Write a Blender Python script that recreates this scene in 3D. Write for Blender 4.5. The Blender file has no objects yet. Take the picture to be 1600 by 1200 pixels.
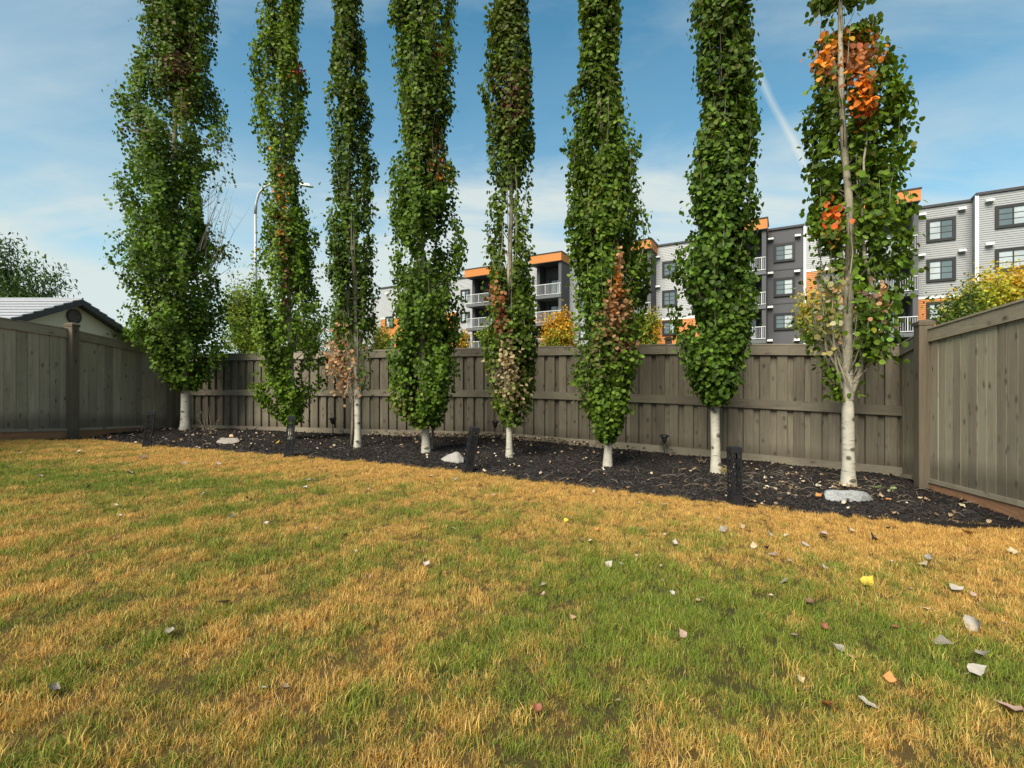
import bpy, math, random
import numpy as np
from mathutils import Vector, Matrix
R_ = random.Random(7)
rng = np.random.default_rng(11)
S = bpy.context.scene
COL = S.collection
F = 740.0                      # focal length in photo pixels (1600 wide)

# ------------------------------------------------------------------ camera
cam = bpy.data.cameras.new('camera'); camo = bpy.data.objects.new('camera', cam)
COL.objects.link(camo); S.camera = camo
cam.sensor_width = 36.0; cam.lens = 36.0 * F / 1600.0
cam.clip_start = 0.05; cam.clip_end = 3000
camo.location = (0, 0, 0); camo.rotation_euler = (math.radians(90), 0, 0)
CAM_Z = 0.0

# ------------------------------------------------------------------ light
SUN_EL, SUN_AZ = 46.0, 212.0     # azimuth clockwise from +Y: behind the camera, a little to the left
S.view_settings.view_transform = 'Standard'
S.view_settings.look = 'None'
S.view_settings.gamma = 1.0
S.view_settings.use_curve_mapping = False
S.view_settings.exposure = 0.98
sun = bpy.data.lights.new('sun', 'SUN'); suno = bpy.data.objects.new('sun', sun); COL.objects.link(suno)
sun.energy = 3.9; sun.angle = math.radians(40); sun.color = (1.0, 0.91, 0.75)
az, el = math.radians(SUN_AZ), math.radians(SUN_EL)
sd = Vector((math.sin(az) * math.cos(el), math.cos(az) * math.cos(el), math.sin(el)))
suno.rotation_euler = sd.to_track_quat('Z', 'Y').to_euler()

world = bpy.data.worlds.new('World'); S.world = world; world.use_nodes = True
wn, wl = world.node_tree.nodes, world.node_tree.links
wn.clear()

def N(nt, typ, **kw):
    n = nt.nodes.new(typ)
    for k, v in kw.items():
        if k.startswith('i_'):
            key = k[2:]
            key = int(key) if key.isdigit() else key.replace('_', ' ')
            n.inputs[key].default_value = v
        else:
            setattr(n, k, v)
    return n

def ramp(nt, fac, stops, interp='LINEAR'):
    r = nt.nodes.new('ShaderNodeValToRGB'); r.color_ramp.interpolation = interp
    e = r.color_ramp.elements
    while len(e) < len(stops): e.new(0.5)
    for i, (p, c) in enumerate(stops):
        e[i].position = p
        e[i].color = (c, c, c, 1) if isinstance(c, (int, float)) else (*c, 1)
    nt.links.new(fac, r.inputs[0])
    return r.outputs[0]

def mth(nt, op, a, b=None, c=None, clamp=False):
    m = nt.nodes.new('ShaderNodeMath'); m.operation = op; m.use_clamp = clamp
    for i, v in enumerate((a, b, c)):
        if v is None: continue
        if isinstance(v, (int, float)): m.inputs[i].default_value = v
        else: nt.links.new(v, m.inputs[i])
    return m.outputs[0]

def mixc(nt, fac, a, b, blend='MIX'):
    m = nt.nodes.new('ShaderNodeMix'); m.data_type = 'RGBA'; m.blend_type = blend
    for idx, v in ((0, fac), (6, a), (7, b)):
        if isinstance(v, (int, float)): m.inputs[idx].default_value = v
        elif isinstance(v, tuple): m.inputs[idx].default_value = (*v, 1) if len(v) == 3 else v
        else: nt.links.new(v, m.inputs[idx])
    return m.outputs[2]

def build_world():
    nt = world.node_tree
    sky = N(nt, 'ShaderNodeTexSky', sky_type='NISHITA', sun_disc=False, sun_elevation=el,
            sun_rotation=az, altitude=600.0, air_density=1.0, dust_density=0.6, ozone_density=1.6)
    tc = N(nt, 'ShaderNodeTexCoord')
    sep = N(nt, 'ShaderNodeSeparateXYZ'); nt.links.new(tc.outputs['Generated'], sep.inputs[0])
    # cirrus: project the direction on a high flat layer
    zc = mth(nt, 'ADD', mth(nt, 'MAXIMUM', sep.outputs[2], 0.0), 0.16)
    cx = mth(nt, 'DIVIDE', sep.outputs[0], zc); cy = mth(nt, 'DIVIDE', sep.outputs[1], zc)
    cb = N(nt, 'ShaderNodeCombineXYZ'); nt.links.new(cx, cb.inputs[0]); nt.links.new(cy, cb.inputs[1])
    mp = N(nt, 'ShaderNodeMapping'); nt.links.new(cb.outputs[0], mp.inputs[0])
    mp.inputs['Rotation'].default_value = (0, 0, math.radians(-24)); mp.inputs['Scale'].default_value = (0.42, 1.15, 1)
    mp.inputs['Location'].default_value = (3.1, 0.7, 0)
    n1 = N(nt, 'ShaderNodeTexNoise', i_Scale=1.15, i_Detail=9.0, i_Roughness=0.6, i_Distortion=0.6)
    nt.links.new(mp.outputs[0], n1.inputs['Vector'])
    n2 = N(nt, 'ShaderNodeTexNoise', i_Scale=0.45, i_Detail=3.0, i_Roughness=0.5)
    nt.links.new(mp.outputs[0], n2.inputs['Vector'])
    w = ramp(nt, n1.outputs[0], [(0.44, 0.0), (0.64, 1.0)])
    b = ramp(nt, n2.outputs[0], [(0.34, 0.1), (0.58, 1.0)])
    cir = mth(nt, 'MULTIPLY', mth(nt, 'MULTIPLY', w, b), 0.95)
    # pale veil low over the horizon
    veil = ramp(nt, sep.outputs[2], [(0.0, 1.0), (0.14, 0.92), (0.28, 0.62), (0.44, 0.12), (0.6, 0.0)])
    n3 = N(nt, 'ShaderNodeTexNoise', i_Scale=2.2, i_Detail=6.0, i_Roughness=0.55)
    mp3 = N(nt, 'ShaderNodeMapping'); nt.links.new(tc.outputs['Generated'], mp3.inputs[0])
    mp3.inputs['Scale'].default_value = (1, 1, 3.2); nt.links.new(mp3.outputs[0], n3.inputs['Vector'])
    vn = ramp(nt, n3.outputs[0], [(0.33, 0.45), (0.60, 1.35)])
    veil = mth(nt, 'MULTIPLY', veil, vn)
    veil = mth(nt, 'MAXIMUM', veil, ramp(nt, sep.outputs[2], [(0.0, 0.95), (0.10, 0.80), (0.26, 0.12), (0.4, 0.0)]))
    # contrail: a thin great circle band, limited in height
    def dirv(px, py):
        return Vector(((px - 800) / F, 1, (600 - py) / F)).normalized()
    a_, b_ = dirv(1175, 95), dirv(1272, 290)
    pn = a_.cross(b_).normalized()
    dt = N(nt, 'ShaderNodeVectorMath', operation='DOT_PRODUCT'); dt.inputs[1].default_value = pn
    nzn = N(nt, 'ShaderNodeTexNoise', i_Scale=9.0, i_Detail=4.0)
    nrm = N(nt, 'ShaderNodeVectorMath', operation='NORMALIZE'); nt.links.new(tc.outputs['Generated'], nrm.inputs[0])
    nt.links.new(nrm.outputs[0], nzn.inputs['Vector'])
    nt.links.new(nrm.outputs[0], dt.inputs[0])
    dd = mth(nt, 'ADD', dt.outputs['Value'], mth(nt, 'MULTIPLY', mth(nt, 'SUBTRACT', nzn.outputs[0], 0.5), 0.012))
    ad = mth(nt, 'ABSOLUTE', dd)
    line = ramp(nt, ad, [(0.0, 0.50), (0.0025, 0.32), (0.0075, 0.0)])
    fad = ramp(nt, sep.outputs[2], [(0.30, 0.0), (0.38, 1.0), (0.54, 1.0), (0.62, 0.0)])
    front = mth(nt, 'GREATER_THAN', sep.outputs[1], 0.0)
    line = mth(nt, 'MULTIPLY', mth(nt, 'MULTIPLY', line, fad), front)
    cov = mth(nt, 'ADD', mth(nt, 'ADD', cir, veil), line, clamp=True)
    tint = mixc(nt, 1.0, sky.outputs[0], (0.36, 0.67, 0.62), 'MULTIPLY')
    col = mixc(nt, mth(nt, 'MULTIPLY', cov, 0.93), tint, (2.45, 2.70, 2.62))
    bg = N(nt, 'ShaderNodeBackground'); bg.inputs[1].default_value = 0.15
    nt.links.new(col, bg.inputs[0])
    out = N(nt, 'ShaderNodeOutputWorld'); nt.links.new(bg.outputs[0], out.inputs[0])
build_world()

# ------------------------------------------------------------------ helpers
def P(px, py, d):
    """point of the place seen at photo pixel px,py at distance d in front of the camera"""
    return Vector(((px - 800) / F * d, d, (600 - py) / F * d + CAM_Z))

def setp(o, label=None, cat=None, group=None, kind=None):
    if label: o['label'] = label
    if cat: o['category'] = cat
    if group: o['group'] = group
    if kind: o['kind'] = kind
    return o

def empty(name, loc, label, cat, group=None, rz=0.0):
    o = bpy.data.objects.new(name, None); COL.objects.link(o)
    o.location = loc; o.rotation_euler = (0, 0, rz); o.empty_display_size = 0.2
    return setp(o, label, cat, group)

def link(name, me, parent=None, loc=None, rot=None, scale=None):
    """link a mesh as an object; with a parent the given coordinates are world ones"""
    o = bpy.data.objects.new(name, me); COL.objects.link(o)
    M = Matrix.LocRotScale(Vector(loc) if loc is not None else Vector((0, 0, 0)),
                           rot.to_quaternion() if rot is not None else None,
                           Vector(scale) if scale is not None else None)
    if parent is not None:
        o.parent = parent
        inv = world_matrix(parent).inverted()
        o.matrix_basis = inv @ M
    else:
        o.matrix_basis = M
    return o

def world_matrix(o):
    m = o.matrix_basis.copy()
    return (world_matrix(o.parent) @ m) if o.parent else m

class MB:
    def __init__(s): s.v = []; s.f = []; s.mi = []
    def add(s, vs, fs, mi=0):
        b = len(s.v); s.v += [tuple(v) for v in vs]
        s.f += [tuple(i + b for i in f) for f in fs]; s.mi += [mi] * len(fs); return s
    def box(s, x0, x1, y0, y1, z0, z1, mi=0, M=None):
        vs = [Vector((x, y, z)) for x in (x0, x1) for y in (y0, y1) for z in (z0, z1)]
        if M is not None: vs = [M @ v for v in vs]
        return s.add(vs, [(0, 1, 3, 2), (4, 6, 7, 5), (0, 4, 5, 1), (2, 3, 7, 6), (0, 2, 6, 4), (1, 5, 7, 3)], mi)
    def hexa(s, a, b, mi=0):
        """8 points: a = 4 bottom (ccw), b = 4 top"""
        return s.add(list(a) + list(b), [(3, 2, 1, 0), (4, 5, 6, 7), (0, 1, 5, 4), (1, 2, 6, 5), (2, 3, 7, 6), (3, 0, 4, 7)], mi)
    def tube(s, pts, rad, n=8, cap=True, mi=0, wob=0.0):
        pts = [Vector(p) for p in pts]; k = len(pts)
        if not hasattr(rad, '__len__'): rad = [rad] * k
        rings = []
        ref = Vector((0.31, 0.95, 0.05)).normalized()
        for i, p in enumerate(pts):
            t = (pts[min(i + 1, k - 1)] - pts[max(i - 1, 0)])
            t = t.normalized() if t.length > 1e-9 else Vector((0, 0, 1))
            x = ref.cross(t)
            if x.length < 1e-3: x = Vector((1, 0, 0)).cross(t)
            x.normalize(); y = t.cross(x)
            r = []
            for j in range(n):
                a = 2 * math.pi * j / n
                rr = rad[i] * (1 + wob * (math.sin(a * 2 + i * 1.3) * 0.5 + math.sin(i * 2.7 + a) * 0.5))
                r.append(p + (x * math.cos(a) + y * math.sin(a)) * rr)
            rings.append(r)
        vs = [q for r in rings for q in r]; fs = []
        for i in range(k - 1):
            for j in range(n):
                a, b = i * n + j, i * n + (j + 1) % n
                fs.append((a, b, b + n, a + n))
        if cap:
            fs.append(tuple(range(n))[::-1]); fs.append(tuple((k - 1) * n + j for j in range(n)))
        return s.add(vs, fs, mi)
    def lathe(s, prof, c=(0, 0, 0), n=12, mi=0, M=None):
        vs = []
        for r, z in prof:
            for j in range(n):
                a = 2 * math.pi * j / n
                v = Vector((c[0] + r * math.cos(a), c[1] + r * math.sin(a), c[2] + z))
                vs.append(M @ v if M is not None else v)
        fs = []
        k = len(prof)
        for i in range(k - 1):
            for j in range(n):
                a, b = i * n + j, i * n + (j + 1) % n
                fs.append((a, b, b + n, a + n))
        fs.append(tuple(range(n))[::-1]); fs.append(tuple((k - 1) * n + j for j in range(n)))
        return s.add(vs, fs, mi)
    def mesh(s, name, mats, smooth=False):
        me = bpy.data.meshes.new(name); me.from_pydata(s.v, [], s.f)
        for m in (mats if isinstance(mats, (list, tuple)) else [mats]): me.materials.append(m)
        me.polygons.foreach_set('material_index', s.mi)
        if smooth: me.polygons.foreach_set('use_smooth', [True] * len(s.f))
        me.update(); return me
    def obj(s, name, mats, parent=None, smooth=False):
        return link(name, s.mesh(name, mats, smooth), parent)

def np_mesh(name, V, loops, sizes, mat, col=None, smooth=False, extra=None):
    """fast mesh from arrays; loops: flat vertex indices, sizes: loop count per face"""
    me = bpy.data.meshes.new(name)
    V = np.asarray(V, np.float32); loops = np.asarray(loops, np.int32); sizes = np.asarray(sizes, np.int32)
    me.vertices.add(len(V)); me.vertices.foreach_set('co', V.ravel())
    me.loops.add(len(loops)); me.loops.foreach_set('vertex_index', loops)
    me.polygons.add(len(sizes))
    st = np.concatenate(([0], np.cumsum(sizes)[:-1])).astype(np.int32)
    me.polygons.foreach_set('loop_start', st)
    if smooth: me.polygons.foreach_set('use_smooth', np.ones(len(sizes), bool))
    if mat is not None: me.materials.append(mat)
    me.update(calc_edges=True)
    if col is not None:
        a = me.color_attributes.new('col', 'FLOAT_COLOR', 'POINT')
        c4 = np.ones((len(V), 4), np.float32); c4[:, :3] = col; a.data.foreach_set('color', c4.ravel())
    for k, v in (extra or {}).items():
        a = me.attributes.new(k, 'FLOAT', 'POINT'); a.data.foreach_set('value', np.asarray(v, np.float32))
    return me

# ------------------------------------------------------------------ materials
def newmat(name):
    m = bpy.data.materials.new(name); m.use_nodes = True
    nt = m.node_tree; nt.nodes.clear()
    out = nt.nodes.new('ShaderNodeOutputMaterial')
    p = nt.nodes.new('ShaderNodeBsdfPrincipled'); nt.links.new(p.outputs[0], out.inputs[0])
    return m, nt, p, out

def simple(name, c, rough=0.6, metal=0.0, var=0.15, scale=6.0, bump=0.0, spec=0.4):
    m, nt, p, out = newmat(name)
    tc = N(nt, 'ShaderNodeTexCoord')
    n = N(nt, 'ShaderNodeTexNoise', i_Scale=scale, i_Detail=6.0, i_Roughness=0.6); nt.links.new(tc.outputs['Object'], n.inputs['Vector'])
    col = mixc(nt, n.outputs[0], tuple(x * (1 - var) for x in c), tuple(min(1, x * (1 + var)) for x in c))
    nt.links.new(col, p.inputs['Base Color'])
    p.inputs['Roughness'].default_value = rough; p.inputs['Metallic'].default_value = metal
    p.inputs['Specular IOR Level'].default_value = spec
    if bump:
        b = N(nt, 'ShaderNodeBump', i_Strength=bump, i_Distance=0.01); nt.links.new(n.outputs[0], b.inputs['Height'])
        nt.links.new(b.outputs[0], p.inputs['Normal'])
    return m

def wood_mat(name, light, dark, along='Z', knots=True, green=0.0):
    m, nt, p, out = newmat(name)
    tc = N(nt, 'ShaderNodeTexCoord'); oi = N(nt, 'ShaderNodeObjectInfo')
    off = N(nt, 'ShaderNodeVectorMath', operation='MULTIPLY_ADD')
    cmb = N(nt, 'ShaderNodeCombineXYZ')
    for i in range(3): nt.links.new(oi.outputs['Random'], cmb.inputs[i])
    nt.links.new(cmb.outputs[0], off.inputs[0]); off.inputs[1].default_value = (17.3, 41.7, 63.1)
    nt.links.new(tc.outputs['Object'], off.inputs[2])
    st = {'Z': (9, 9, 0.55), 'X': (0.55, 9, 9)}[along]
    mp = N(nt, 'ShaderNodeMapping'); nt.links.new(off.outputs[0], mp.inputs[0]); mp.inputs['Scale'].default_value = st
    g = N(nt, 'ShaderNodeTexNoise', i_Scale=5.0, i_Detail=8.0, i_Roughness=0.65, i_Distortion=0.8); nt.links.new(mp.outputs[0], g.inputs['Vector'])
    fine = N(nt, 'ShaderNodeTexNoise', i_Scale=22.0, i_Detail=4.0, i_Roughness=0.7); nt.links.new(mp.outputs[0], fine.inputs['Vector'])
    big = N(nt, 'ShaderNodeTexNoise', i_Scale=1.3, i_Detail=4.0); nt.links.new(off.outputs[0], big.inputs['Vector'])
    col = mixc(nt, ramp(nt, g.outputs[0], [(0.3, 0.0), (0.7, 1.0)]), dark, light)
    col = mixc(nt, mth(nt, 'MULTIPLY', ramp(nt, fine.outputs[0], [(0.5, 0.0), (0.75, 1.0)]), 0.35), col, tuple(x * 0.55 for x in dark))
    # board to board tone
    tone = mth(nt, 'MULTIPLY_ADD', oi.outputs['Random'], 0.50, 0.74)
    tn = N(nt, 'ShaderNodeVectorMath', operation='SCALE'); nt.links.new(col, tn.inputs[0]); nt.links.new(tone, tn.inputs['Scale'])
    col = tn.outputs[0]
    col = mixc(nt, mth(nt, 'MULTIPLY', ramp(nt, big.outputs[0], [(0.45, 0.0), (0.72, 1.0)]), 0.45), col, (light[0] * 1.0, light[1] * 1.07, light[2] * 1.0))
    # dark weather stains
    sm = N(nt, 'ShaderNodeMapping'); nt.links.new(off.outputs[0], sm.inputs[0]); sm.inputs['Scale'].default_value = (3, 3, 1.6)
    sn = N(nt, 'ShaderNodeTexNoise', i_Scale=2.4, i_Detail=6.0, i_Roughness=0.7); nt.links.new(sm.outputs[0], sn.inputs['Vector'])
    col = mixc(nt, mth(nt, 'MULTIPLY', ramp(nt, sn.outputs[0], [(0.52, 0.0), (0.75, 1.0)]), 0.35), col, tuple(x * 0.6 for x in dark))
    if knots:
        ks = N(nt, 'ShaderNodeSeparateXYZ'); nt.links.new(off.outputs[0], ks.inputs[0]); kc = N(nt, 'ShaderNodeCombineXYZ')
        nt.links.new(mth(nt, 'MULTIPLY', ks.outputs[0], 7.5 if along == 'Z' else 3.5), kc.inputs[0])
        nt.links.new(mth(nt, 'MULTIPLY', ks.outputs[2], 8.0 if along == 'Z' else 7.0), kc.inputs[1])
        v = N(nt, 'ShaderNodeTexVoronoi', i_Scale=1.0, i_Randomness=1.0); v.voronoi_dimensions = '2D'
        wn_ = N(nt, 'ShaderNodeTexNoise', i_Scale=14.0, i_Detail=3.0); nt.links.new(off.outputs[0], wn_.inputs['Vector'])
        wob = mixc(nt, 0.22, kc.outputs[0], wn_.outputs['Color'], 'ADD')
        nt.links.new(wob, v.inputs['Vector'])
        pick = ramp(nt, N2sep(nt, v.outputs['Color']), [(0.55, 0.0), (0.90, 1.0)])
        k = mth(nt, 'MULTIPLY', ramp(nt, v.outputs['Distance'], [(0.05, 0.85), (0.11, 0.5), (0.24, 0.0)]), pick)
        col = mixc(nt, k, col, tuple(x * 0.32 for x in dark))
    if along == 'Z':
        # soil splashed on the foot of each board
        oz = N(nt, 'ShaderNodeSeparateXYZ'); nt.links.new(tc.outputs['Object'], oz.inputs[0])
        hz = mth(nt, 'MULTIPLY_ADD', g.outputs[0], -0.16, oz.outputs[2])
        col = mixc(nt, ramp(nt, hz, [(0.0, 0.55), (0.10, 0.0)]), col, (0.075, 0.060, 0.045))
    nt.links.new(col, p.inputs['Base Color'])
    p.inputs['Roughness'].default_value = 0.85; p.inputs['Specular IOR Level'].default_value = 0.2
    b = N(nt, 'ShaderNodeBump', i_Strength=0.5, i_Distance=0.004); nt.links.new(fine.outputs[0], b.inputs['Height'])
    nt.links.new(b.outputs[0], p.inputs['Normal'])
    return m

def N2sep(nt, c):
    s = N(nt, 'ShaderNodeSeparateColor'); nt.links.new(c, s.inputs[0]); return s.outputs[0]

def leaf_mat(name, attr=True, color=(0.06, 0.11, 0.02), trans=0.32, rough=0.58, instancer=False):
    m, nt, p, out = newmat(name)
    if attr:
        a = N(nt, 'ShaderNodeAttribute', attribute_name='col'); c = a.outputs['Color']
    else:
        rgb = N(nt, 'ShaderNodeRGB'); rgb.outputs[0].default_value = (*color, 1); c = rgb.outputs[0]
    tc = N(nt, 'ShaderNodeTexCoord')
    n = N(nt, 'ShaderNodeTexNoise', i_Scale=38.0, i_Detail=3.0); nt.links.new(tc.outputs['Object'], n.inputs['Vector'])
    c2 = mixc(nt, mth(nt, 'MULTIPLY', n.outputs[0], 0.7), c, mixc(nt, 1.0, c, (0.55, 0.6, 0.5), 'MULTIPLY'))
    nt.links.new(c2, p.inputs['Base Color']); p.inputs['Roughness'].default_value = rough
    p.inputs['Specular IOR Level'].default_value = 0.22
    t = N(nt, 'ShaderNodeBsdfTranslucent'); nt.links.new(mixc(nt, 1.0, c2, (1.5, 1.5, 0.8), 'MULTIPLY'), t.inputs[0])
    mx = N(nt, 'ShaderNodeMixShader', i_0=trans)
    nt.links.new(p.outputs[0], mx.inputs[1]); nt.links.new(t.outputs[0], mx.inputs[2]); nt.links.new(mx.outputs[0], out.inputs[0])
    return m

def bark_mat(name, pale, dark, scars=0.5, upper=None):
    m, nt, p, out = newmat(name)
    tc = N(nt, 'ShaderNodeTexCoord')
    mp = N(nt, 'ShaderNodeMapping'); nt.links.new(tc.outputs['Object'], mp.inputs[0]); mp.inputs['Scale'].default_value = (7, 7, 42)
    n = N(nt, 'ShaderNodeTexNoise', i_Scale=1.0, i_Detail=5.0, i_Roughness=0.6); nt.links.new(mp.outputs[0], n.inputs['Vector'])
    n2 = N(nt, 'ShaderNodeTexNoise', i_Scale=9.0, i_Detail=6.0, i_Roughness=0.7); nt.links.new(tc.outputs['Object'], n2.inputs['Vector'])
    mp2 = N(nt, 'ShaderNodeMapping'); nt.links.new(tc.outputs['Object'], mp2.inputs[0]); mp2.inputs['Scale'].default_value = (5, 5, 6)
    v = N(nt, 'ShaderNodeTexVoronoi', i_Scale=1.0); nt.links.new(mixc(nt, 0.12, mp2.outputs[0], n2.outputs['Color'], 'ADD'), v.inputs['Vector'])
    pc, pd = pale, tuple(x * 0.70 for x in pale)
    if upper:
        sz = N(nt, 'ShaderNodeSeparateXYZ'); nt.links.new(tc.outputs['Object'], sz.inputs[0])
        hf = N(nt, 'ShaderNodeMapRange'); nt.links.new(mth(nt, 'MULTIPLY_ADD', n2.outputs[0], 0.5, sz.outputs[2]), hf.inputs[0]); hf.inputs[1].default_value = -0.1; hf.inputs[2].default_value = 1.2
        pc = mixc(nt, hf.outputs[0], pale, upper); pd = mixc(nt, hf.outputs[0], tuple(x * 0.70 for x in pale), tuple(x * 0.62 for x in upper))
    col = mixc(nt, ramp(nt, n2.outputs[0], [(0.35, 0.0), (0.7, 1.0)]), pc, pd)
    col = mixc(nt, mth(nt, 'MULTIPLY', ramp(nt, n.outputs[0], [(0.57, 0.0), (0.66, 1.0)]), 0.75), col, dark)
    pick = mth(nt, 'GREATER_THAN', N2sep(nt, v.outputs['Color']), 0.62)
    k = mth(nt, 'MULTIPLY', mth(nt, 'MULTIPLY', ramp(nt, v.outputs['Distance'], [(0.13, 1.0), (0.24, 0.0)]), pick), scars)
    col = mixc(nt, k, col, dark)
    nt.links.new(col, p.inputs['Base Color']); p.inputs['Roughness'].default_value = 0.75; p.inputs['Specular IOR Level'].default_value = 0.25
    b = N(nt, 'ShaderNodeBump', i_Strength=0.6, i_Distance=0.006); nt.links.new(n.outputs[0], b.inputs['Height']); nt.links.new(b.outputs[0], p.inputs['Normal'])
    return m

M = {}
M['board_back'] = wood_mat('weathered_wood_back', (0.250, 0.218, 0.168), (0.125, 0.108, 0.083))
M['rail_back'] = wood_mat('weathered_rail_back', (0.270, 0.238, 0.185), (0.175, 0.152, 0.118), along='X')
M['board_side'] = wood_mat('weathered_wood_side', (0.43, 0.375, 0.275), (0.255, 0.218, 0.158))
M['rail_side'] = wood_mat('weathered_rail_side', (0.32, 0.275, 0.205), (0.21, 0.178, 0.13), along='X')
M['post'] = wood_mat('weathered_post', (0.160, 0.132, 0.095), (0.105, 0.086, 0.062))
M['kick'] = wood_mat('rusty_brown_kickboard', (0.42, 0.22, 0.12), (0.22, 0.115, 0.065), along='X', knots=False)
M['leaf'] = leaf_mat('leaf_poplar')
M['leaf_far'] = leaf_mat('leaf_background', trans=0.35)
M['bark'] = bark_mat('bark_white', (0.45, 0.425, 0.36), (0.055, 0.050, 0.042), 0.95, (0.40, 0.36, 0.27))
M['bark_twig'] = bark_mat('bark_branch', (0.30, 0.27, 0.20), (0.10, 0.085, 0.06), 0.2)
M['bark_dark'] = bark_mat('bark_dark', (0.13, 0.11, 0.085), (0.05, 0.042, 0.035), 0.3)

# ------------------------------------------------------------------ ground height
ctrl = []
def gc(px, py, d): p = P(px, py, d); ctrl.append((p.x, p.y, p.z)); return p
for a in [(0, 690, 7.585), (108, 690, 8.7), (223, 673, 10.5), (285, 673, 11.78), (540, 681, 10.45), (775, 687, 9.55), (1043, 711, 8.02),
          (1225, 727, 7.3), (1408, 747, 6.62), (1460, 769, 5.8), (1600, 819, 4.27),
          (290, 675, 10.3), (558, 702, 8.1), (665, 710, 7.67), (795, 717, 7.3), (948, 733, 6.8), (1120, 742, 6.5), (1328, 762, 5.9),
          (150, 688, 8.4), (230, 697, 7.7), (450, 713, 7.1), (735, 740, 6.1), (1150, 790, 4.78), (1600, 829, 4.05)]:
    gc(*a)
ctrl += [(0, 1.2, -1.30), (3.5, 1.5, -1.32), (-3.5, 2, -1.18), (-8.2, 3, -0.85), (0, -4, -1.35), (-8.2, -4, -0.95), (6, -4, -1.4), (6, 2, -1.34), (-5, 5.2, -1.05), (0, 3.6, -1.24)]
ctrl = np.array(ctrl)
def _tps_fit(c, lam=0.02):
    n = len(c); X = c[:, :2]
    r = np.linalg.norm(X[:, None] - X[None], axis=2); K = np.where(r > 0, r * r * np.log(r + 1e-9), 0) + lam * np.eye(n)
    Pm = np.hstack([np.ones((n, 1)), X]); A = np.zeros((n + 3, n + 3)); A[:n, :n] = K; A[:n, n:] = Pm; A[n:, :n] = Pm.T
    return np.linalg.solve(A, np.concatenate([c[:, 2], np.zeros(3)]))
_w = _tps_fit(ctrl)
def GZ(x, y):
    x = np.clip(np.atleast_1d(np.asarray(x, float)), -9.0, 6.5); y = np.clip(np.atleast_1d(np.asarray(y, float)), -4, 12.2)
    X = np.stack([x, y], -1)
    r = np.linalg.norm(X[:, None] - ctrl[None, :, :2], axis=2); K = np.where(r > 0, r * r * np.log(r + 1e-9), 0)
    return K @ _w[:-3] + _w[-3] + X @ _w[-2:]
def gz(x, y): return float(GZ(x, y)[0])
def on_ground(px, py):
    """where the sight line through px,py meets the ground"""
    lo, hi = 0.8, 13.0
    for _ in range(40):
        mid = (lo + hi) / 2; p = P(px, py, mid)
        if p.z > gz(p.x, p.y): lo = mid
        else: hi = mid
    p = P(px, py, lo); p.z = gz(p.x, p.y); return p

# bed edge polyline (world xy)
edge_px = [(118, 690), (150, 689), (200, 694), (260, 699), (330, 705), (400, 710), (450, 714), (560, 723), (640, 730), (735, 741), (850, 755), (950, 767), (1050, 779), (1150, 790), (1260, 803), (1370, 814), (1480, 823), (1600, 830)]
edge = [on_ground(*e) for e in edge_px]
edge.append(Vector((5.2, 3.55, 0)))
EX = np.array([(e.x, e.y) for e in edge])
def edge_y(x): return np.interp(x, EX[:, 0], EX[:, 1])
print('edge', [(round(e.x, 2), round(e.y, 2), round(e.z, 2)) for e in edge][::3])

# fence lines (world)
LF = [(-8.2, -3.0, 1.12, -0.72), (-8.2, 3.0, 1.10, -0.74), (-8.2, 7.585, 1.045, -0.77), (-8.2, 8.77, 1.0, -0.87), (-8.2, 10.5, 0.83, -0.965), (-8.2, 11.78, 0.70, -1.13)]
BFp = [(284, 556, 672, 11.78), (540, 549.5, 679.5, 10.45), (775, 545, 686, 9.55), (1043, 540, 709.5, 8.02), (1408, 540.6, 745.5, 6.62)]
BF = []
for px, t, b, d in BFp:
    a, c = P(px, t, d), P(px, b, d); BF.append((a.x, a.y, a.z, c.z))
RF = [(BF[-1][0], 6.62, 0.53, -1.30), (3.08 + .356 * 5.88, 5.88, 0.665, -1.215), (4.6, 4.27, 0.733, -1.10), (3.08 + .356 * 1.5, 1.5, 0.86, -0.95), (3.08 - .356 * 3, -3.0, 0.9, -0.95)]

def poly_y(poly, x):
    xs = [p[0] for p in poly]; ys = [p[1] for p in poly]; return np.interp(x, xs, ys)

# ------------------------------------------------------------------ the ground sheets
def ground_material():
    m, nt, p, out = newmat('grass_soil')
    a = N(nt, 'ShaderNodeAttribute', attribute_name='dry')
    tc = N(nt, 'ShaderNodeTexCoord'); n = N(nt, 'ShaderNodeTexNoise', i_Scale=60.0, i_Detail=8.0, i_Roughness=0.7); nt.links.new(tc.outputs['Object'], n.inputs['Vector'])
    c = mixc(nt, a.outputs['Fac'], (0.035, 0.045, 0.012), (0.16, 0.090, 0.030))
    c = mixc(nt, mth(nt, 'MULTIPLY', n.outputs[0], 0.8), c, (0.06, 0.045, 0.022))
    nt.links.new(c, p.inputs['Base Color']); p.inputs['Roughness'].default_value = 0.95; p.inputs['Specular IOR Level'].default_value = 0.1
    b = N(nt, 'ShaderNodeBump', i_Strength=0.8, i_Distance=0.02); nt.links.new(n.outputs[0], b.inputs['Height']); nt.links.new(b.outputs[0], p.inputs['Normal'])
    return m

# value noise for python-side colour maps
_tab = rng.random((64, 64, 1))[:, :, 0]
def vnoise(x, y, s):
    x = np.asarray(x) / s; y = np.asarray(y) / s
    xi = np.floor(x).astype(int); yi = np.floor(y).astype(int); fx = x - xi; fy = y - yi
    fx = fx * fx * (3 - 2 * fx); fy = fy * fy * (3 - 2 * fy)
    g = lambda a, b: _tab[(xi + a) % 64, (yi + b) % 64]
    return (g(0, 0) * (1 - fx) + g(1, 0) * fx) * (1 - fy) + (g(0, 1) * (1 - fx) + g(1, 1) * fx) * fy

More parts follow.
